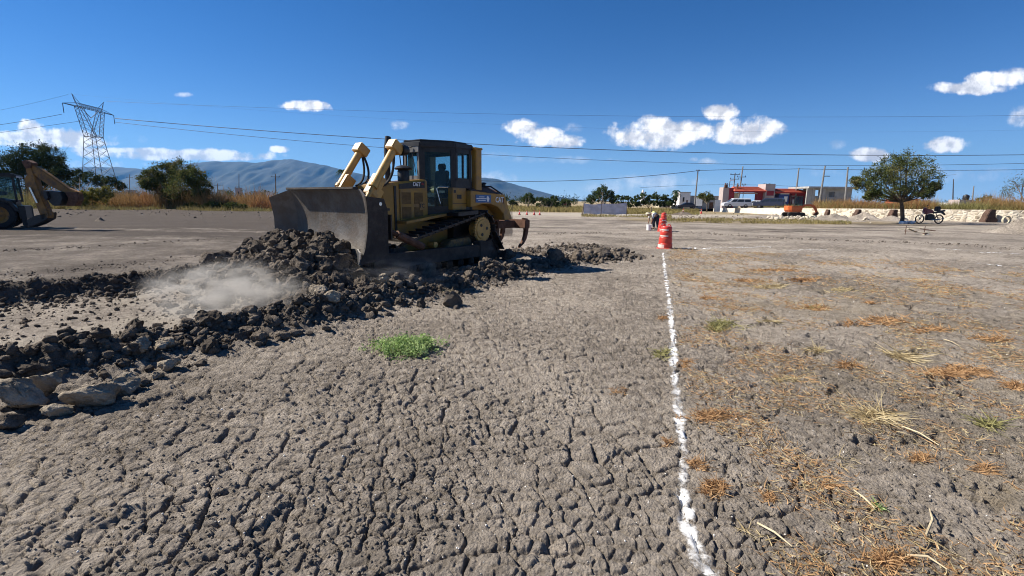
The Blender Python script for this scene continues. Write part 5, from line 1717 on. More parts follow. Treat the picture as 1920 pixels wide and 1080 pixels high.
# ------------------------------------------------------------------ vehicles
def wheel(parent, c, r, w, axis='y', tyre=None, rimc='galv', name='wheel', nub=0):
    mb = MB()
    s = w / 2
    mb.lathe([(r * .62, -s), (r * .9, -s), (r, -s * .75), (r, s * .75), (r * .9, s), (r * .62, s)], c, 24, axis, True)
    wh = mb.build(name, M['rubber'], parent, smooth=True)
    if nub:
        mb = MB()
        for i in range(nub):
            a = 2 * math.pi * i / nub
            for sg in (-1, 1):
                aa = a + (0 if sg > 0 else math.pi / nub)
                q = Vector((c[0] + r * 1.0 * math.cos(aa), c[1] + sg * w * .22, c[2] + r * 1.0 * math.sin(aa)))
                mb.box(q, (r * .09, w * .5, r * .09), Matrix.Rotation(-aa, 3, 'Y') @ Matrix.Rotation(sg * .5, 3, 'X'))
        mb.build('tread', M['rubber'], wh)
    mb = MB(); mb.lathe([(0, -s * .8), (r * .63, -s * .8), (r * .63, s * .8), (r * .45, s * .5), (r * .2, s * .75), (0, s * .8)], c, 20, axis)
    mb.build('rim', M[rimc], wh, smooth=True)
    return wh


def car(loc, rz, prof, win, Wd, m, label, wr=.33, wx=(1.35, -1.3), cat='car', name='parked_car', bed=None):
    r = empty(name, loc, rz, label=label, cat=cat)
    lower = [p for p in prof]
    mb = MB(); mb.prism(lower, -Wd / 2, Wd / 2); mb.build('body', m, r, bevel=.05)
    hb = max(z for x, z in lower)
    # greenhouse: tapered loft
    mb = MB()
    rings = []
    for (x0, x1, z, w) in win['rings']:
        rings.append([(x0, -w, z), (x1, -w, z), (x1, w, z), (x0, w, z)])
    mb.loft(rings); gh = mb.build('cabin', m, r, bevel=.03)
    (a0, a1, za, wa), (b0, b1, zb_, wb) = win['rings'][0], win['rings'][1]
    def q(t, f): return a0 + (b0 - a0) * t + f * ((a1 - a0) * (1 - t) + (b1 - b0) * t)
    for s in (-1, 1):
        for f0, f1 in win['side']:
            t0, t1 = .10, .95
            w0 = wa + (wb - wa) * t0 + .012; w1 = wa + (wb - wa) * t1 + .012
            z0 = za + (zb_ - za) * t0; z1 = za + (zb_ - za) * t1
            mb = MB(); vs = [(q(t0, f0), s * w0, z0), (q(t0, f1), s * w0, z0), (q(t1, f1), s * w1, z1), (q(t1, f0), s * w1, z1)]
            mb.add(vs + [(x, y - s * .02, z) for x, y, z in vs], [(0, 1, 2, 3), (4, 5, 6, 7), (0, 1, 5, 4), (1, 2, 6, 5), (2, 3, 7, 6), (3, 0, 4, 7)]); mb.build('side_window', M['car_glass'], gh)
    for f, sg, nm in ((0, -1, 'rear_window'), (1, 1, 'windshield')):
        t0, t1 = .10, .95
        mb = MB(); vs = []
        for t, ss_ in ((t0, -1), (t0, 1), (t1, 1), (t1, -1)):
            vs.append((q(t, f) + sg * .015, ss_ * (wa + (wb - wa) * t) * .86, za + (zb_ - za) * t))
        mb.add(vs + [(x - sg * .02, y, z) for x, y, z in vs], [(0, 1, 2, 3), (4, 5, 6, 7), (0, 1, 5, 4), (1, 2, 6, 5), (2, 3, 7, 6), (3, 0, 4, 7)]); mb.build(nm, M['car_glass'], gh)
    for x in wx:
        for s in (-1, 1): wheel(r, (x, s * (Wd / 2 - .08), wr), wr, .22)
    xf = max(x for x, z in prof); xr = min(x for x, z in prof)
    for s in (-1, 1):
        mb = MB(); mb.box((xf - .08, s * (Wd / 2 - .22), hb * .72), (.12, .3, .16)); mb.build('headlight', M['lamp'], r, bevel=.02)
        mb = MB(); mb.box((xr + .05, s * (Wd / 2 - .14), hb * .80), (.10, .16, .26)); mb.build('tail_light', M['red'], r, bevel=.02)
        mb = MB(); mb.box((win['rings'][0][1] - .35, s * (Wd / 2 + .07), hb + .06), (.10, .18, .12)); mb.build('mirror', m, r, bevel=.02)
    return r


VAN = [(-2.3, .35), (2.35, .30), (2.42, .62), (2.25, .88), (1.5, 1.02), (-2.32, 1.06), (-2.38, .6)]
VANW = dict(rings=[(-2.3, 1.55, 1.0, .88), (-2.15, .85, 1.55, .76), (-2.0, .65, 1.68, .68)], side=[(.03, .32), (.35, .66), (.69, .92)])
SED = [(-2.25, .38), (2.2, .32), (2.28, .58), (2.1, .76), (1.1, .90), (-1.5, .94), (-2.25, .90), (-2.32, .6)]
SEDW = dict(rings=[(-1.65, 1.15, .90, .80), (-1.15, .45, 1.28, .68), (-.95, .25, 1.38, .60)], side=[(.08, .48), (.52, .90)])
SUV = [(-2.3, .42), (2.25, .38), (2.35, .70), (2.2, .98), (1.3, 1.10), (-2.3, 1.12), (-2.38, .7)]
SUVW = dict(rings=[(-2.28, 1.35, 1.08, .88), (-2.1, .65, 1.60, .74), (-1.95, .45, 1.74, .66)], side=[(.04, .26), (.30, .58), (.62, .92)])


def gz(px, pb, Y): return AY(px, pb, Y)


p = gz(1380, 389.9, 87); car((p[0], p[1], p[2]), R_(172), VAN, VANW, 1.85, M['car_white'], 'white minivan parked above the cream retaining wall')
p = gz(1441, 390.5, 82); car((p[0], p[1], p[2]), R_(142), SUV, SUVW, 1.9, M['car_dark'], 'dark blue sport utility vehicle left of the orange excavator')
p = gz(1287, 391.0, 113); car((p[0], p[1], max(0.02, p[2])), R_(176), SED, SEDW, 1.8, M['car_dark'], 'dark sedan parked before the cream mound near the first pole')
PCK = [(-2.5, .5), (2.4, .45), (2.5, .8), (2.3, 1.02), (1.2, 1.12), (-.5, 1.12), (-2.55, 1.10), (-2.6, .7)]
PCKW = dict(rings=[(-.75, 1.3, 1.08, .86), (-.6, .65, 1.6, .72), (-.55, .5, 1.75, .66)], side=[(.06, .48), (.53, .90)])
p = G(1055, 389.3); car((p[0] * 150 / p[1], 150, 0.02), R_(177), PCK, PCKW, 1.9, M['car_red'], 'dark red pickup truck on the far road right of the bulldozer', cat='pickup truck', name='pickup_truck')
p = gz(1414, 390, 92); car((p[0], p[1], p[2]), R_(150), SED, SEDW, 1.75, M['car_white'], 'white car half hidden between the minivan and the dark vehicle')

# ------------------------------------------------------------------ backhoe loader at the left edge
def backhoe():
    b = G(1, 429)
    th = math.atan2(-.6, -.8)
    r = empty('backhoe_loader', (b[0] - .51, b[1] + .68, 0), th, label='yellow backhoe loader with dark cab and raised digging arm at the left edge', cat='backhoe loader')
    Yl, K = M['yellow_dark'], M['black']
    # local x forward (away from us, left), rear axle at 0
    for s in (-1, 1):
        wheel(r, (0, s * .85, .74), .74, .46, nub=22, rimc='yellow_dark')
        wheel(r, (2.15, s * .85, .50), .50, .36, nub=18, rimc='yellow_dark')
    mb = MB(); mb.prism([(-.75, .55), (2.5, .5), (3.3, .75), (3.35, 1.3), (1.0, 1.35), (-.75, 1.25)], -.42, .42); ch = mb.build('chassis', Yl, r, bevel=.03)
    mb = MB(); mb.prism([(1.0, 1.3), (3.25, 1.1), (3.35, 1.55), (3.1, 1.72), (1.0, 1.85)], -.45, .45); mb.build('hood', Yl, r, bevel=.04)
    for s in (-1, 1):
        mb = MB(); mb.prism([(-.85, .9), (-.6, 1.45), (.0, 1.62), (.6, 1.4), (.85, .95), (.7, .95), (.45, 1.3), (0, 1.5), (-.5, 1.35), (-.7, .9)], s * .60, s * 1.06); mb.build('fender', K, r, bevel=.02)
    mb = MB(); mb.prism([(-.70, 1.2), (1.0, 1.2), (1.05, 1.55), (-.75, 1.5)], -.72, .72); cab = mb.build('cab', K, r, bevel=.02)
    mb = MB(); mb.box((.12, 0, 2.78), (2.05, 1.62, .14)); mb.box((.12, 0, 2.87), (1.7, 1.3, .08)); mb.build('roof', M['black'], cab, bevel=.04)
    for (x, z) in ((-.78, 0), (.25, 0), (1.0, .05)):
        for s in (-1, 1):
            mb = MB(); mb.tube([(x, s * .72, 1.4), (x * .95 + z, s * .70, 2.75)], .05, 4); mb.build('pillar', K, cab)
    for s in (-1, 1):
        for x0, x1 in ((-.70, .20), (.30, .95)):
            mb = MB(); mb.box(((x0 + x1) / 2, s * .715, 2.12), (x1 - x0, .02, 1.2)); mb.build('side_window', M['glass'], cab)
    mb = MB(); mb.box((-.80, 0, 2.3), (.02, 1.3, .85)); mb.build('rear_window', M['glass'], cab)
    mb = MB(); mb.box((1.0, 0, 2.2), (.02, 1.3, 1.0)); mb.build('windshield', M['glass'], cab)
    mb = MB(); mb.box((-.1, 0, 1.85), (.5, .5, .2)); mb.box((.18, 0, 2.2), (.14, .48, .6)); mb.build('seat', M['seat'], cab, bevel=.04)
    for y in (-.6, -.2, .2, .6):
        mb = MB(); mb.box((-.92, y, 2.72), (.06, .16, .09)); mb.build('work_lamp', M['lamp'], cab, bevel=.01)
    mb = MB(); mb.box((-.95, 0, .85), (.25, 2.1, .7)); fr = mb.build('rear_frame', K, r, bevel=.02)
    for s in (-1, 1):
        mb = MB(); mb.box((-1.0, s * 1.0, .65), (.2, .2, 1.0)); mb.box((-1.0, s * 1.05, .12), (.4, .35, .06)); mb.build('stabiliser', K, r, bevel=.02)
    # digging arm: worked out in the vertical plane behind the machine, swung a little
    arm = MB()
    A = (-1.15, 0, .55); T = (-.95, 0, 3.35)
    def sl(a, b, w0, w1, th_, mb):
        a, b = Vector(a), Vector(b); d = (b - a).normalized(); n_ = Vector((-d.z, 0, d.x))
        mid_ = a.lerp(b, .5)
        pts = [a - n_ * w0 / 2, mid_ - n_ * (w0 + w1) * .62, b - n_ * w1 / 2, b + n_ * w1 / 2, mid_ + n_ * (w0 + w1) * .30, a + n_ * w0 / 2]
        mb.prism([(q.x, q.z) for q in pts], a.y - th_ / 2, a.y + th_ / 2)
    return r, fr


bh_r, bh_f = backhoe()


def arm_px(pl, Y, th_, name, m, parent, bevel=.03):
    """part outlined in the plane Y = const, given real thickness"""
    pts = [AY(px, py, Y) for px, py in pl]
    mb = MB(); inv = parent.matrix_world.inverted() if False else None
    mb.prism([(p[0], p[2]) for p in pts], Y - th_ / 2, Y + th_ / 2)
    o = mb.build(name, m, parent, bevel=bevel)
    R0 = parent
    while R0.parent: R0 = R0.parent
    mw = Matrix.Translation(R0.location) @ R0.rotation_euler.to_matrix().to_4x4()
    o.data.transform(mw.inverted())
    return o


Ya = 24.6
bm_o = arm_px([(52, 313), (63, 311), (68, 325), (74, 345), (85, 375), (97, 402), (97, 408), (84, 413), (80, 404), (66, 370), (52, 348), (50, 335), (55, 328)], Ya, .30, 'boom', M['yellow_dark'], bh_r)
arm_px([(64, 310), (72, 312), (96, 328), (130, 352), (152, 361), (149, 370), (128, 364), (92, 346), (70, 330), (62, 320)], Ya, .24, 'dipper', M['yellow_dark'], bh_r)
arm_px([(92, 357), (126, 360), (131, 372), (126, 385), (112, 386), (104, 378)], Ya, .75, 'bucket', M['black'], bh_r)
arm_px([(126, 360), (150, 360), (153, 374), (146, 386), (128, 386), (133, 372)], Ya, .34, 'bucket_linkage', M['rust'], bh_r)
arm_px([(84, 360), (92, 359), (96, 371), (91, 376), (86, 372)], Ya - .35, .25, 'work_lamp', M['black'], bh_r)
arm_px([(78, 300), (84, 300), (106, 345), (100, 346)], Ya + .2, .12, 'dipper_cylinder', M['chrome'], bh_r) if False else None
arm_px([(55, 352), (58, 351), (72, 380), (69, 381)], Ya - .2, .08, 'boom_cylinder', M['chrome'], bh_r, bevel=0)
arm_px([(74, 404), (99, 398), (98, 410), (80, 420), (62, 426), (58, 412)], Ya + .1, .5, 'swing_post', M['black'], bh_r)
arm_px([(45, 303), (55, 300), (66, 306), (64, 316), (54, 318)], Ya, .34, 'boom_head', M['rust'], bh_r)

# ------------------------------------------------------------------ mini excavator
def excavator():
    Y = 63
    b = AY(1487, 405.5, Y)
    r = empty('mini_excavator', (b[0], Y, 0), label='orange mini excavator digging in rubble before the low wall', cat='excavator')
    z = lambda py: AY(1487, py, Y)[2]
    x = lambda px: AY(px, 390, Y)[0] - b[0]
    O, K = M['exc'], M['black']
    gz_ = max(0, z(406))
    for s in (-1, 1):
        mb = MB(); y0 = s * .65
        pts = []
        for c, a0, a1 in ((-.85, 90, 270), (.85, -90, 90)):
            for i in range(7):
                a = R_(a0 + (a1 - a0) * i / 6); pts.append((c + .27 * math.cos(a), gz_ + .27 + .27 * math.sin(a)))
        mb.prism(pts, y0 - .16, y0 + .16); mb.build('crawler_track', M['rubber'], r, bevel=.03)
    mb = MB(); mb.box((0, 0, gz_ + .35), (.9, 1.1, .3)); mb.build('undercarriage', K, r)
    zb = gz_ + .62
    mb = MB(); mb.prism([(-1.0, -.65), (-.9, .65), (.7, .75), (.75, -.75), (-.6, -.8)], zb - .05, zb + .12, 'z')
    mb.prism([(-1.05, -.55), (-1.05, .55), (-.7, .75), (.7, .78), (.7, -.78), (-.7, -.75)], zb + .1, zb + .75, 'z'); mb.build('engine_house', O, r, bevel=.08)
    mb = MB()
    for (xx, yy) in ((-.35, -.7), (.62, -.7), (.62, .3), (-.35, .3)): mb.tube([(xx, yy, zb + .7), (xx, yy, zb + 1.95)], .045, 5)
    cb = mb.build('cab_frame', K, r)
    mb = MB(); mb.box((.13, -.2, zb + 1.98), (1.15, 1.15, .10)); mb.build('roof', K, cb, bevel=.03)
    for (cx_, cy_, sx_, sy_) in ((.13, -.705, .9, .02), (.62, -.2, .02, .9), (.13, .3, .9, .02)):
        mb = MB(); mb.box((cx_, cy_, zb + 1.35), (sx_, sy_, 1.1)); mb.build('window', M['glass'], cb)
    mb = MB(); mb.box((-.05, -.2, zb + 1.0), (.4, .45, .15)); mb.box((-.25, -.2, zb + 1.3), (.12, .42, .5)); mb.build('seat', M['seat'], cb)
    def pl(pts, th, nm, m, off=0):
        q = [AY(a, c, Y) for a, c in pts]
        mb = MB(); mb.prism([(p_[0] - b[0], p_[2]) for p_ in q], off - th / 2, off + th / 2); return mb.build(nm, m, r, bevel=.02)
    pl([(1492, 391), (1500, 387), (1508, 383), (1521, 383), (1527, 386), (1525, 388.5), (1518, 387), (1509, 387), (1501, 392), (1494, 396)], .22, 'boom', O)
    pl([(1522, 383.5), (1527, 385), (1531, 391), (1533.5, 399), (1530, 400), (1527, 393), (1523, 388)], .18, 'dipper', O)
    pl([(1529, 398), (1533.5, 398), (1533, 402), (1528, 404), (1525, 402)], .45, 'bucket', M['rust'])
    pl([(1495, 398), (1501, 392), (1503, 393), (1498, 402)], .14, 'boom_cylinder', K)
    pl([(1492, 401), (1510, 406), (1512, 408), (1508, 408), (1491, 405)], 1.3, 'dozer_blade', K)


excavator()

# ------------------------------------------------------------------ motorcycle
def motorcycle():
    Y = 46.0
    pf, pr = AY(1722.5, 421, Y), AY(1758.5, 421.5, Y)
    z0 = H1(pf[0], Y)
    r = empty('motorcycle', (pf[0], Y, z0), label='dark red motorcycle parked between the mesquite trunk and the stone wall', cat='motorcycle')
    dx = pr[0] - pf[0]
    k_ = dx / 1.32
    def W(x, zz, y=0): return (x * k_, y, zz * k_)
    rr = .31 * k_
    for x in (0, 1.32):
        mb = MB(); mb.lathe([(rr * .84, -.05), (rr * .95, -.06), (rr, 0), (rr * .95, .06), (rr * .84, .05)], (x * k_, 0, rr), 30, 'y', True); wh = mb.build('wheel', M['rubber'], r, smooth=True)
        mb = MB(); mb.lathe([(rr * .80, -.03), (rr * .86, -.03), (rr * .86, .03), (rr * .80, .03)], (x * k_, 0, rr), 30, 'y', True)
        mb.build('rim', M['black'], wh)
        mb = MB()
        for i in range(6):
            a = i * math.pi / 3; mb.tube([(x * k_, 0, rr), (x * k_ + rr * .8 * math.cos(a), 0, rr + rr * .8 * math.sin(a))], .014, 4)
        mb.lathe([(0, -.05), (.06, -.05), (.06, .05), (0, .05)], (x * k_, 0, rr), 12, 'y'); mb.build('spokes', M['black'], wh)
    mb = MB()
    for s in (-.08, .08): mb.tube([W(0, .31, s), W(.30, 1.0, s)], .025, 8)
    mb.build('front_fork', M['chrome'], r)
    mb = MB(); mb.tube([W(.30, .95), W(.50, .75), W(.85, .72), W(1.25, .80)], .035, 6); mb.tube([W(.34, .85), W(.50, .35), W(.90, .30), W(1.32, .31)], .03, 6); mb.tube([W(.9, .3), W(.88, .72)], .03, 6); mb.tube([W(1.32, .31, .1), W(1.1, .74, .1)], .03, 6); mb.build('frame', M['black'], r)
    mb = MB(); mb.prism([W(.42, .22)[::2], W(.92, .22)[::2], W(.96, .55)[::2], W(.72, .68)[::2], W(.42, .60)[::2]], -.14, .14); mb.build('engine', M['black'], r, bevel=.03)
    mb = MB(); mb.prism([(x * k_, z * k_) for x, z in [(.26, .92), (.36, 1.0), (.70, .96), (.86, .82), (.62, .70), (.30, .62)]], -.15, .15); mb.build('fuel_tank', M['car_red'], r, bevel=.04)
    mb = MB(); mb.prism([(x * k_, z * k_) for x, z in [(.15, .78), (.20, 1.05), (.32, 1.10), (.36, .85), (.25, .70)]], -.12, .12); mb.build('headlamp_cowl', M['car_red'], r, bevel=.03)
    mb = MB(); mb.prism([(x * k_, z * k_) for x, z in [(.80, .80), (1.1, .82), (1.62, .95), (1.60, .86), (1.25, .73), (.85, .70)]], -.12, .12); mb.build('seat', M['seat'], r, bevel=.02)
    mb = MB(); mb.prism([(x * k_, z * k_) for x, z in [(1.35, .72), (1.55, .80), (1.68, .66), (1.66, .58), (1.5, .70)]], -.07, .07); mb.build('rear_fender', M['black'], r)
    mb = MB(); mb.tube([W(.26, 1.08, -.35), W(.32, 1.08, 0), W(.26, 1.08, .35)], .018, 6); mb.tube([W(.26, 1.08, -.28), W(.20, 1.22, -.33)], .01, 5); mb.box(W(.19, 1.24, -.34), (.03, .14, .08)); mb.build('handlebar', M['black'], r)
    mb = MB(); mb.tube([W(.7, .28, -.14), W(1.1, .26, -.17), W(1.55, .38, -.18)], .045, 8); mb.build('exhaust_pipe', M['chrome'], r, smooth=True)
    mb = MB(); mb.prism([(x * k_, z * k_) for x, z in [(.98, .84), (1.0, 1.16), (1.22, 1.18), (1.26, .86)]], -.2, .2); bg_ = mb.build('bag', M['seat'], None, bevel=.05); bg_.location = r.location
    tag(bg_, 'dark bag standing on the motorcycle seat', 'bag')
    mb = MB(); mb.tube([W(.8, .3, -.1), W(.7, .0, -.32)], .015, 5); mb.build('side_stand', M['black'], r)


motorcycle()
# sacks by the tree trunk
for j, (px, w, h, mt, lab) in enumerate([(1700, .8, .38, 'bag', 'pale sack with blue stains leaning on the mesquite trunk'), (1712, .7, .3, 'bag', 'flatter pale sack right of the one leaning on the trunk'), (1693, .5, .25, 'white', 'small white sack nearest to the trunk')]):
    p = G(px, 420)
    Y = 45.6; X = AY(px, 400, Y)[0]
    pv, pf = rock_proto(900 + j, 3, 3, .10)
    o = npmesh('sack', pv * np.array([w / 2, .3, h]), pf, M[mt], smooth=True, label=lab, cat='sack'); o.location = (X, Y, H1(X, Y) + h * .35)
# debris in front
p = G(1716, 441)
r = empty('broken_pallet', p, label='heap of orange brown broken boards on the ground before the motorcycle', cat='boards')
for j in range(7):
    mb = MB(); mb.box((rnd.uniform(-.5, .5), rnd.uniform(-.3, .3), .08 + .05 * j), (rnd.uniform(.6, 1.2), .09, .03), (rnd.uniform(-.2, .2), rnd.uniform(-.25, .25), rnd.uniform(-.7, .7))); mb.build('board', M['rust'] if j % 2 else M['cream'], r)
for px_ in (-.2, .9):
    mb = MB(); mb.tube([(px_ - .4, 0, 0), (px_ - .4, 0, .55)], .018, 5); mb.build('stake', M['rust'], r)
# tyre half buried by the wall
p = AY(1891, 412, 49.2)
mb = MB(); mb.lathe([(.33, -.09), (.42, -.1), (.46, 0), (.42, .1), (.33, .09)], (0, 0, 0), 26, 'y', True); o = mb.build('old_tyre', M['cream'], None, smooth=True, label='pale old tyre leaning on the stone wall at the right edge', cat='tyre'); o.location = (p[0], 49.4, .32)
p = AY(1903, 412, 49.2)
pv, pf = rock_proto(950, 3, 6, .15); o = npmesh('dirt_pile', pv * np.array([.6, .3, .38]), pf, M['clod'], label='small dark dirt lump right of the old tyre', cat='dirt lump'); o.location = (p[0] + .1, 49.0, .15)


def heap(px, py, rx, ry, h, m, name, label, cat, seed=0, z0=None):
    c = G(px, py)
    n_, mm = 26, 48
    V = [(0, 0, h)]
    F = []
    for i in range(1, n_ + 1):
        t = i / n_
        for j in range(mm):
            a = 2 * math.pi * j / mm
            x = rx * t * math.cos(a); y = ry * t * math.sin(a)
            z = h * (1 - ss(0, 1, np.array(t)) ** .8) * (1 + .0)
            z = z + float(fbm(np.array([x * 2.0 + seed]), np.array([y * 2.0]), seed, 4)[0]) * h * .5 * (1 - t) ** .5 * (1 if i < n_ else 0)
            V.append((x, y, z - (.15 if i == n_ else 0)))
    for j in range(mm): F.append((0, 1 + j, 1 + (j + 1) % mm))
    mb = MB(); mb.add(V, F)
    for i in range(n_ - 1):
        for j in range(mm):
            mb.f.append((1 + i * mm + j, 1 + (i + 1) * mm + j, 1 + (i + 1) * mm + (j + 1) % mm, 1 + i * mm + (j + 1) % mm))
    o = mb.build(name, m, None, smooth=True, label=label, cat=cat); o.location = (c[0], c[1], H1(c[0], c[1]) - .03)
    return o


heap(1950, 440, 3.2, 3.0, 1.15, M['soil'], 'gravel_heap', 'grey gravel heap cut off by the right edge', 'heap', 3)
heap(1618, 412, 2.2, 2.2, .75, M['soil'], 'soil_heap', 'pale soil heap before the wall left of the tree', 'heap', 5)
heap(1672, 413, 1.8, 1.6, .5, M['soil'], 'soil_heap', 'low grey soil heap touching the tree trunk', 'heap', 7)
heap(1560, 414, 3.6, 2.2, .75, M['grass_olive'] if False else M['soil'], 'soil_heap', 'weedy soil heap right of the excavator bucket', 'heap', 9)
heap(1445, 408, 5.5, 1.2, .3, M['soil'], 'soil_heap', 'flat soil bank left of the excavator', 'heap', 11)
heap(188, 413, .55, .4, .28, M['clod'], 'soil_heap', 'small dark dirt heap on the road right of the backhoe', 'heap', 13)
heap(1278, 403, 2.4, 1.2, .5, M['clod'], 'soil_heap', 'weedy dark heap right behind the drums', 'heap', 15)
# rubble round the excavator
n = 900
px = rng.uniform(1440, 1640, n); py = rng.normal(408, 3.2, n); py = np.clip(py, 402, 418)
pp = np.array([G(a, b) for a, b in zip(px, py)]); s_ = plaw(n, .05, .34, 2.0)
pp[:, 2] = Hf(pp[:, 0], pp[:, 1])[0] + s_ * .3
merge(mid, pp, s_, rng, 'pale_rubble', mat('pale_rubble', (0.52, 0.45, 0.35), .9, 0, .25, 1.5, .4, 10), label='pale broken rubble strewn before the low wall round the excavator', cat='rubble', kind='stuff')
n = 500
px = rng.uniform(1250, 1480, n); py = rng.normal(406, 4, n)
pp = np.array([G(a, max(398, b)) for a, b in zip(px, py)]); s_ = plaw(n, .03, .15, 2.0)
pp[:, 2] = Hf(pp[:, 0], pp[:, 1])[0] + s_ * .3
merge(small, pp, s_, rng, 'scattered_lumps', M['clod'], label='dark lumps on the grassy strip beyond the drums', cat='soil', kind='stuff')
n = 260
px = rng.uniform(90, 520, n); py = np.abs(rng.normal(0, 7, n)) + 393
pp = np.array([G(a, b) for a, b in zip(px, py)]); s_ = plaw(n, .04, .16, 2.4)
pp[:, 2] = Hf(pp[:, 0], pp[:, 1])[0] + s_ * .3
merge(small, pp, s_, rng, 'scattered_lumps', M['clod'], label='dark lumps along the foot of the tall grass on the left', cat='soil', kind='stuff')
for lab, line, n, a_, b_ in (('small lumps along the tyre track right of the front drum', [(1285, 435), (1420, 444), (1560, 452), (1750, 458), (1930, 470)], 620, .012, .06),
                             ('small lumps along the track between bulldozer and drums', [(1010, 440), (1100, 436), (1200, 437)], 160, .012, .06),
                             ('small lumps along the left road', [(-20, 470), (200, 462), (420, 448)], 260, .010, .05),
                             ('small lumps in lines on the smooth ground left of the cut', [(-20, 520), (180, 500), (380, 478)], 260, .008, .04)):
    q, nrm, t = along([G(*a)[:2] for a in line], n)
    q = q + nrm * rng.normal(0, .35, n)[:, None]
    s_ = plaw(n, a_, b_, 2.2)
    z = Hf(q[:, 0], q[:, 1])[0] + s_ * .3
    merge(small, np.stack([q[:, 0], q[:, 1], z], -1), s_, rng, 'scattered_lumps', M['clod'], label=lab, cat='soil', kind='stuff')
# ------------------------------------------------------------------ buildings
def bxx(p0, p1):
    mb = MB(); mb.box(((p0[0] + p1[0]) / 2, (p0[1] + p1[1]) / 2, (p0[2] + p1[2]) / 2), (abs(p1[0] - p0[0]), abs(p1[1] - p0[1]), abs(p1[2] - p0[2]))); return mb


def gateway():
    Y = 104
    X = lambda px: AY(px, 370, Y)[0]
    Z = lambda py: AY(1440, py, Y)[2]
    x0 = X(1354); zg = .8
    r = empty('gateway_building', (x0, Y, zg), label='entrance gateway with two red roofs, a tall white block and maroon columns', cat='gateway')
    def b(px0, px1, pt, pb, m, name, y0=0, y1=1.6, par=r, bev=0):
        a = (X(px0) - x0, y0, Z(pt) - zg); c = (X(px1) - x0, y1, (Z(pb) - zg) if pb else -.6)
        return bxx(a, c).build(name, m, par, bevel=bev)
    b(1366, 1376, 353, None, M['maroon'], 'column'); b(1422, 1430, 358, None, M['maroon'], 'column')
    b(1484, 1509, 360, None, M['maroon'], 'column', 0, 2.5)
    b(1355, 1366, 352, None, M['pinkw'], 'pier', 0, 2)
    b(1378, 1386, 362, None, M['cream'], 'column', .4, 1.6)
    tw = b(1430, 1448, 345, None, M['pinkw'], 'tower_block', -.8, 2.4)
    b(1433, 1446, 358, 367, M['maroon'], 'emblem', -.86, -.8, tw)
    b(1432, 1447, 367, 370, M['pinkw'], 'ledge', -.95, -.8, tw)
    for (a, c, t, bt, nm) in ((1374, 1431, 350, 358.5, 'roof'), (1449, 1512, 353, 360, 'roof')):
        mb = MB(); xa, xb = X(a) - x0, X(c) - x0
        zt, zb = Z(t) - zg, Z(bt) - zg
        hip = .9 if a < 1400 else 1.8
        mb.add([(xa - .2, -1.2, zb), (xb + .2, -1.2, zb), (xb + .2, 3.2, zb), (xa - .2, 3.2, zb), (xa + .3, 1.0, zt), (xb - hip, 1.0, zt)], [(0, 1, 5, 4), (1, 2, 5), (2, 3, 4, 5), (3, 0, 4), (0, 3, 2, 1)])
        ro = mb.build(nm, M['tile'], r)
        mb = MB()
        nrow = 7
        for i in range(1, nrow):
            t_ = i / nrow
            mb.box(((xa + xb) / 2 - .2, -1.2 + 2.2 * t_, zb + (zt - zb) * t_ + .03), (xb - xa - hip * t_ - .2, .05, .05))
        mb.build('tile_course', M['tile'], ro)
        bxx((xa, -.9, zb - .28), (xb, 2.8, zb - .01)).build('eaves', M['maroon'], ro)
    b(1384, 1421, 362, 364, M['pinkw'], 'lintel', .2, .6)
    # booth under the right roof
    bo = b(1458, 1477, 364, None, M['bluebox'], 'booth', -.5, 1.5)
    b(1468, 1474, 368, 378, M['white'], 'booth_window', -.55, -.5, bo)
    b(1460, 1476, 362.5, 364, M['white'], 'booth_roof', -.7, 1.6, bo)
    # statues / ornaments on the left pier
    for px in (1358, 1361, 1381):
        mb = MB(); xx = X(px) - x0; zz = Z(353) - zg; mb.lathe([(0, zz), (.18, zz), (.22, zz + .5), (.10, zz + .75), (.14, zz + .9), (0, zz + 1.02)], (xx, 0, 0), 10); mb.build('finial', M['rust'], r, smooth=True)


gateway()


def unfinished():
    Y = 100
    X = lambda px: AY(px, 370, Y)[0]
    Z = lambda py: AY(1560, py, Y)[2]
    x0 = X(1512); zg = .8
    r = empty('unfinished_building', (x0, Y, zg), label='grey unfinished concrete building with open window holes right of the gateway', cat='building')
    def b(px0, px1, pt, pb, m, name, y0=0, y1=.25, par=r):
        return bxx((X(px0) - x0, y0, Z(pt) - zg), (X(px1) - x0, y1, (Z(pb) - zg) if pb else -.6)).build(name, m, par)
    C = M['concrete']
    b(1512, 1602, 350, 353.5, C, 'roof_slab', -.5, 7)
    b(1512, 1522, 353.6, None, C, 'wall'); b(1522, 1527, 353.6, None, C, 'wall', -.1, .4); b(1541, 1546, 353.6, None, C, 'wall', -.1, .4); b(1546, 1557, 353.6, None, C, 'wall', .6, .85)
    b(1527, 1541, 367.5, None, C, 'wall', .5, .75); b(1568, 1600, 353.6, None, C, 'wall', .6, .85)
    b(1557, 1568, 353.6, 359.5, C, 'lintel', .6, .85); b(1557, 1568, 369.5, None, C, 'wall', .6, .85)
    b(1527, 1541, 353.6, 356.5, C, 'lintel', .5, .75)
    b(1512, 1530, 353.6, None, C, 'wall', 6.6, 6.85); b(1541, 1556, 353.6, None, C, 'wall', 6.6, 6.85); b(1572, 1604, 353.6, None, C, 'wall', 6.6, 6.85)
    b(1527, 1541, 370, 371, C, 'sill', .3, .5)
    b(1530, 1544, 378, None, M['black'], 'opening_shade', -.2, -.05)  # black slab painted as the shade inside the ground floor opening


unfinished()


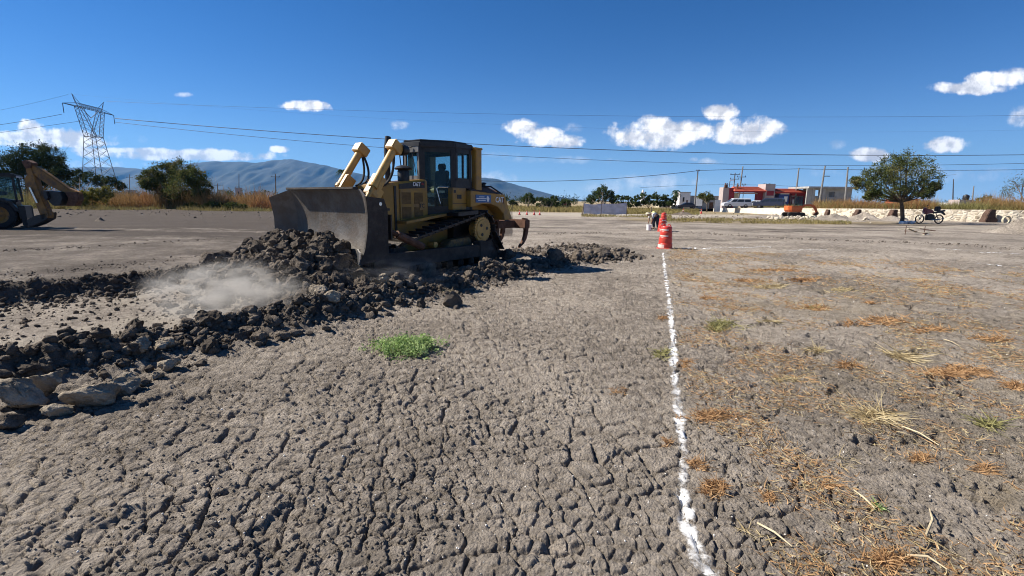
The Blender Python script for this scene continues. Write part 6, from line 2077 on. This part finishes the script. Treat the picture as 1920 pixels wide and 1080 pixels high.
def house(pxs, pt, Y, m, label, roofm='concrete', dep=5, door=False):
    xa, xb = AY(pxs[0], 375, Y)[0], AY(pxs[1], 375, Y)[0]
    zt = AY(pxs[0], pt, Y)[2]
    r = empty('house', (xa, Y, 0), label=label, cat='house')
    w = xb - xa
    bxx((0, 0, -.2), (w, dep, zt)).build('wall', M[m], r)
    bxx((-.1, -.1, zt), (w + .1, dep + .1, zt + .18)).build('roof', M[roofm], r)
    bxx((w * .30, -.05, zt * .45), (w * .45, -.003, zt * .72)).build('window', M['black'], r)
    bxx((w * .65, -.05, 0), (w * .78, -.003, zt * .55)).build('door', M['rust'], r)
    return r


house((1274, 1294), 361, 128, 'white', 'white and grey box house left of the first concrete pole')
house((1294, 1350), 368, 132, 'concrete', 'long low grey building behind the white panels')
house((1236, 1262), 378, 160, 'cream', 'low cream house behind the hedge')
house((1780, 1795), 381, 150, 'white', 'low white house left on the skyline behind the stone wall')
house((1878, 1892), 381, 130, 'white', 'low white house right on the skyline behind the stone wall')
house((1690, 1722), 374, 120, 'tile', 'red brick house seen under the mesquite crown', roofm='tile')
house((1826, 1836), 378, 150, 'white', 'tiny white house beside the lone grey pole')
# cream mound wall near the sedan
bxx((0, 0, 0), (4.4, 2.0, 1.1)).build('cream_block_wall', M['cream'], None, label='low cream wall left of the dark sedan', cat='wall').location = (AY(1262, 380, 118)[0], 118, 0)
# water tank
p = AY(1811, 372, 110)
mb = MB(); mb.lathe([(0, 0), (.55, 0), (.6, .2), (.6, .8), (.5, .98), (.2, 1.08), (.2, 1.18), (0, 1.18)], (0, 0, 0), 18); mb.build('water_tank', M['black'], None, smooth=True, label='black round water tank on the skyline behind the stone wall', cat='water tank').location = (p[0], 110, p[2] - .3)
bxx((-1.6, -.8, 0), (1.6, 2, p[2] - .3)).build('tank_house', M['pinkw'], None, label='low pinkish house carrying the black water tank', cat='house').location = (p[0], 110.5, 0)
# white spire over the hedge
p = AY(1205, 367, 300)
mb = MB(); mb.lathe([(1.6, 0), (1.6, p[2] + .5), (1.2, p[2] + 1), (.8, p[2] + 2.4), (0, p[2] + 4)], (0, 0, 0), 10); mb.build('church_spire', M['white'], None, label='small white spire rising above the hedge', cat='spire').location = (p[0], 300, 0)
# radio antenna far right


def panel(px0, px1, pt, pb, Y, lab, tilt=0, m='white', name='white_panel'):
    x0_, x1_ = AY(px0, pt, Y)[0], AY(px1, pt, Y)[0]
    zt, zb = AY(px0, pt, Y)[2], AY(px0, pb, Y)[2]
    r = empty(name, (x0_, Y, 0), tilt, label=lab, cat='panel')
    w = x1_ - x0_
    bxx((0, -.04, zb), (w, .04, zt)).build('board', M[m], r, bevel=.01)
    for xx in (.08, w - .08):
        bxx((xx - .04, .05, -.1), (xx + .04, .13, zt - .05)).build('post', M['galv'], r)


panel(1340.5, 1353, 375, 397, 92, 'big white board standing at the left end of the cream wall', .25)
panel(1306, 1317, 370, 386, 104, 'white board right of the first concrete pole', -.2)
# tarp on three posts
def tarp():
    A, B = G(1093, 404.5), G(1174, 404)
    Yc = 60
    P = [Vector(AY(px, pb, Yc)) for px, pb in ((1093, 405), (1126.5, 404), (1174, 404))]
    r = empty('tarp_screen', (P[0].x, Yc, 0), label='grey tarp stretched between three dark posts beyond the field', cat='tarp')
    xs = [0, P[1].x - P[0].x, P[2].x - P[0].x]
    zt = [AY(px, py, Yc)[2] for px, py in ((1095, 381), (1127, 382), (1174, 380.5))]
    for i, (x, z) in enumerate(zip(xs, zt)):
        mb = MB(); mb.tube([(x - (.1 if i == 0 else 0), 0, -.2), (x + (.08 if i == 0 else 0), 0, z + .08)], .06, 8); mb.build('post', M['wood'], r, smooth=True)
    for i in (0, 1):
        mb = MB(); nx, nz = 22, 10
        x0_, x1_ = xs[i] + .05, xs[i + 1] - .02
        V = []
        for k_ in range(nz + 1):
            for j in range(nx + 1):
                u, v = j / nx, k_ / nz
                z1 = zt[i] * (1 - u) + zt[i + 1] * u - .12 * math.sin(math.pi * u) * (1 if i == 0 else .4)
                zb = .22 + .05 * math.sin(7 * u + i)
                V.append((x0_ + (x1_ - x0_) * u, -.07 + .05 * math.sin(9 * u + 3 * v) * v * (1 - v) * 4, zb + (z1 - zb) * v))
        F = [(k_ * (nx + 1) + j, k_ * (nx + 1) + j + 1, (k_ + 1) * (nx + 1) + j + 1, (k_ + 1) * (nx + 1) + j) for k_ in range(nz) for j in range(nx)]
        n0 = len(V)
        V2 = [(x, y + .012, z) for x, y, z in V]
        mb.add(V + V2, F + [tuple(a + n0 for a in f[::-1]) for f in F]); mb.build('tarp_sheet', M['tarp'], r, smooth=True)


tarp()

# ------------------------------------------------------------------ drums, cones, posts, worker
def drum(x, y, sc, label, tilt=(0, 0), rz=0):
    z = H1(x, y)
    r = empty('traffic_drum', (x, y, z), rz, label=label, cat='traffic drum')
    r.rotation_euler = (tilt[0], tilt[1], rz); r.scale = (sc,) * 3
    prof = [(0, .0), (.285, .0), (.29, .05), (.285, .20), (.270, .215), (.262, .23), (.268, .25), (.262, .44), (.248, .455), (.240, .47), (.246, .49), (.24, .68), (.226, .695), (.218, .71), (.224, .73), (.218, .88), (.20, .915), (.12, .925), (0, .925)]
    mb = MB(); mb.lathe(prof, (0, 0, 0), 36); body = mb.build('barrel', M['orange_red'], r, smooth=True)
    for i, (z0, r0) in enumerate(((.262, .268), (.50, .246), (.745, .224))):
        for a0, a1 in ((-150, -65),) if i else ((-168, -95),):
            mb = MB(); n_ = 12; V = []
            hh = .16 if i == 0 else .055
            zz = .02 if i == 0 else z0 + (.0 if i == 1 else -.0)
            rr0 = .292 if i == 0 else r0 + .003
            for j in range(n_ + 1):
                a = R_(a0 + (a1 - a0) * j / n_)
                V += [(rr0 * math.cos(a), rr0 * math.sin(a), zz), ((rr0 - .003) * math.cos(a), (rr0 - .003) * math.sin(a), zz + hh)]
            mb.add(V, [(2 * j, 2 * j + 2, 2 * j + 3, 2 * j + 1) for j in range(n_)])
            mb.build('reflective_band', M['band'], body, smooth=True)
    mb = MB()
    for s in (-1, 1):
        mb.tube([(s * .04, 0, .92), (s * .06, 0, .985), (s * .12, 0, 1.0), (s * .15, 0, .93)], .018, 8)
    mb.build('handle', M['orange_red'], r, smooth=True)
    mb = MB(); mb.lathe([(0, -.02), (.33, -.02), (.335, .03), (.30, .045), (0, .045)], (0, 0, 0), 32); mb.build('base_ring', M['orange_red'], r, smooth=True)
    return r


p = G(1246.5, 466.5); drum(p[0], p[1], .92, 'orange plastic traffic drum at the far end of the chalk line', tilt=(0, R_(1.0)), rz=R_(-20))
p = G(1241, 433); drum(p[0], p[1], .88, 'second orange drum standing behind the front one', rz=R_(30))
p = G(1244, 418.5); drum(p[0], p[1], .9, 'third orange drum farthest away in the row', rz=R_(80))


def cone(px, py, Y, h, lab, grp):
    p = AY(px, py, Y)
    r = empty('traffic_cone', (p[0], Y, 0), label=lab, cat='traffic cone', group=grp)
    mb = MB(); mb.lathe([(0, .03), (h * .22, .03), (h * .17, h * .2), (h * .10, h * .6), (h * .04, h), (0, h)], (0, 0, 0), 14); mb.build('cone_body', M['orange_red'], r, smooth=True)
    mb = MB(); mb.box((0, 0, .02), (h * .55, h * .55, .05)); mb.build('base', M['black'], r)
    mb = MB(); mb.lathe([(h * .10, h * .52), (h * .118, h * .52), (h * .090, h * .66), (h * .08, h * .66)], (0, 0, 0), 14, 'z', True); mb.build('reflective_band', M['white'], r)


for i, (px, lab) in enumerate([(974, 'leftmost of the four far cones by the pale road behind the ripper'), (988, 'second from left of the four far cones by the pale road'), (1001.5, 'third from left of the four far cones by the pale road'), (1012, 'rightmost of the four far cones by the pale road')]):
    cone(px, 405, 61, .62, lab, 'four cones beside the pale road')
cone(1281, 398, 78, .8, 'orange cone on the track before the dark sedan', 'cones on the track near the drums')
cone(1315, 398, 76, .8, 'orange cone beside the small tree', 'cones on the track near the drums')
for px, pt, pb, Y, lab in ((1221.5, 388, 401, 68, 'short black stake left of the drums'),):
    a, b = AY(px, pt, Y), AY(px, pb, Y)
    mb = MB(); mb.tube([(0, 0, -.1), (0, 0, a[2])], [.09, .08], 8); mb.build('stake', M['wood'], None, smooth=True, label=lab, cat='stake').location = (a[0], Y, 0)
p = G(1216.5, 431)
mb = MB(); mb.lathe([(0, 0), (.14, 0), (.16, .36), (.15, .36), (.13, .02), (0, .02)], (0, 0, 0), 18); bk = mb.build('bucket', M['white'], None, smooth=True, label='white bucket on the ground by the bending worker', cat='bucket'); bk.location = (p[0], p[1], H1(p[0], p[1]))


def skin_body(verts, edges, radii, name, m, parent, root=0, sub=2):
    me = bpy.data.meshes.new(name); me.from_pydata(verts, edges, [])
    o = bpy.data.objects.new(name, me); COL.objects.link(o)
    sk = o.modifiers.new('s', 'SKIN'); sv = me.skin_vertices[0].data
    for i, r_ in enumerate(radii): sv[i].radius = (r_, r_) if not isinstance(r_, tuple) else r_
    sv[root].use_root = True
    sb = o.modifiers.new('u', 'SUBSURF'); sb.levels = sub; sb.render_levels = sub
    dg = bpy.context.evaluated_depsgraph_get(); dg.update()
    me2 = bpy.data.meshes.new_from_object(o.evaluated_get(dg)); bpy.data.objects.remove(o)
    me2.materials.clear(); me2.materials.append(m)
    for f in me2.polygons: f.use_smooth = True
    q = bpy.data.objects.new(name, me2); COL.objects.link(q); q.parent = parent
    return q


def worker():
    p = G(1229, 430)
    r = empty('person', (p[0], p[1], H1(p[0], p[1])), R_(15), label='worker in a yellow vest and dark trousers bending down behind the drums', cat='person')
    # facing -x (left), bent at the hip
    hip = .86
    V = [(.05, 0, hip), (.05, -.10, hip - .03), (.02, -.13, .47), (.10, -.14, .09), (-.04, -.15, .04), (.05, .10, hip - .03), (-.10, .14, .47), (-.02, .15, .09), (-.16, .16, .04)]
    E = [(0, 1), (1, 2), (2, 3), (3, 4), (0, 5), (5, 6), (6, 7), (7, 8)]
    R1 = [.14, .11, .075, .05, .045, .11, .075, .05, .045]
    # body continues: spine, neck, head, arms
    V += [(-.14, 0, .98), (-.36, 0, 1.02), (-.46, 0, 1.0), (-.56, 0, .97), (-.66, 0, .93)]
    E += [(0, 9), (9, 10), (10, 11), (11, 12), (12, 13)]; R1 += [.15, .15, .07, .10, .09]
    V += [(-.36, -.20, .98), (-.40, -.24, .70), (-.44, -.20, .45), (-.45, -.19, .36), (-.36, .20, .98), (-.36, .25, .70), (-.42, .2, .48), (-.43, .19, .38)]
    E += [(10, 14), (14, 15), (15, 16), (16, 17), (10, 18), (18, 19), (19, 20), (20, 21)]; R1 += [.07, .05, .035, .035, .07, .05, .035, .035]
    skin_body(V, E, R1, 'body', M['skin'], r)
    skin_body([V[0], V[1], V[2], (.09, -.14, .13), V[5], V[6], (-.03, .15, .13), (-.05, 0, .92)], [(0, 1), (1, 2), (2, 3), (0, 4), (4, 5), (5, 6), (0, 7)], [.165, .135, .10, .085, .135, .10, .085, .16], 'trousers', M['trousers'], r)
    skin_body([(-.05, 0, .94), V[9], V[10], V[14], V[18], V[15], V[19]], [(0, 1), (1, 2), (2, 3), (2, 4), (3, 5), (4, 6)], [.17, .18, .17, .09, .09, .062, .062], 'shirt', M['shirt'], r)
    skin_body([(-.08, 0, .95), (-.2, 0, 1.01), (-.34, 0, 1.03)], [(0, 1), (1, 2)], [.175, .19, .185], 'vest', M['vest'], r)
    for q in (4, 8):
        mb = MB(); mb.box((V[q][0] - .02, V[q][1], .04), (.26, .10, .09)); mb.build('shoe', M['black'], r, bevel=.03)
    mb = MB(); mb.lathe([(.19, 0), (.11, .03), (.10, .11), (0, .14)], (-.62, 0, 1.0), 16); h = mb.build('hat', M['cream'], r, smooth=True)


worker()
# dust raised by the blade
def dust(loc, size, dens_, seed, label):
    m = bpy.data.materials.new('dust'); m.use_nodes = True; k = NT(m.node_tree)
    tc = k.n('ShaderNodeTexCoord')
    v = tc.outputs['Object']
    ln_ = k.n('ShaderNodeVectorMath', operation='LENGTH'); k.t.links.new(v, ln_.inputs[0])
    nz = k.n('ShaderNodeTexNoise', i_Vector=k.n('ShaderNodeMapping', i_Vector=v, i_Location=(seed, 0, 0)).outputs[0], i_Scale=3.2, i_Detail=6.0, i_Roughness=.6)
    f = k.math('MULTIPLY', k.ramp(ln_.outputs['Value'], (1.0, .15)), k.ramp(nz.outputs[0], (.42, .68)))
    pv = k.n('ShaderNodeVolumePrincipled', i_Color=(0.95, 0.90, 0.83, 1), i_Density=k.math('MULTIPLY', f, dens_))
    pv.inputs['Anisotropy'].default_value = .1
    k.t.links.new(pv.outputs[0], k.n('ShaderNodeOutputMaterial').inputs['Volume'])
    bm = bmesh.new(); bmesh.ops.create_icosphere(bm, subdivisions=3, radius=1)
    me = bpy.data.meshes.new('dust_cloud'); bm.to_mesh(me); bm.free(); me.materials.append(m)
    o = bpy.data.objects.new('dust_cloud', me); COL.objects.link(o); o.location = loc; o.scale = size
    return tag(o, label, 'dust', kind='stuff')


c = G(425, 552, .25); dust((c[0], c[1], .25), (1.5, 1.0, .65), 4.2, 0, 'pale dust cloud drifting at the foot of the earth heap')
c = G(730, 525, .2); dust((c[0], c[1], .3), (1.6, .8, .45), 1.2, 4, 'thin dust beside the bulldozer track')

# ------------------------------------------------------------------ air
m = bpy.data.materials.new('haze'); m.use_nodes = True; k = NT(m.node_tree)
pv = k.n('ShaderNodeVolumePrincipled', i_Color=(0.13, 0.42, 0.90, 1), i_Density=0.000042)
pv.inputs['Anisotropy'].default_value = .2
k.t.links.new(pv.outputs[0], k.n('ShaderNodeOutputMaterial').inputs['Volume'])
mb = MB(); mb.box((0, 0, 470), (31000, 29000, 942)); hz_ = mb.build('haze', m, None, kind='stuff')
tag(hz_, 'thin blue air haze lying over the whole plain', 'haze')
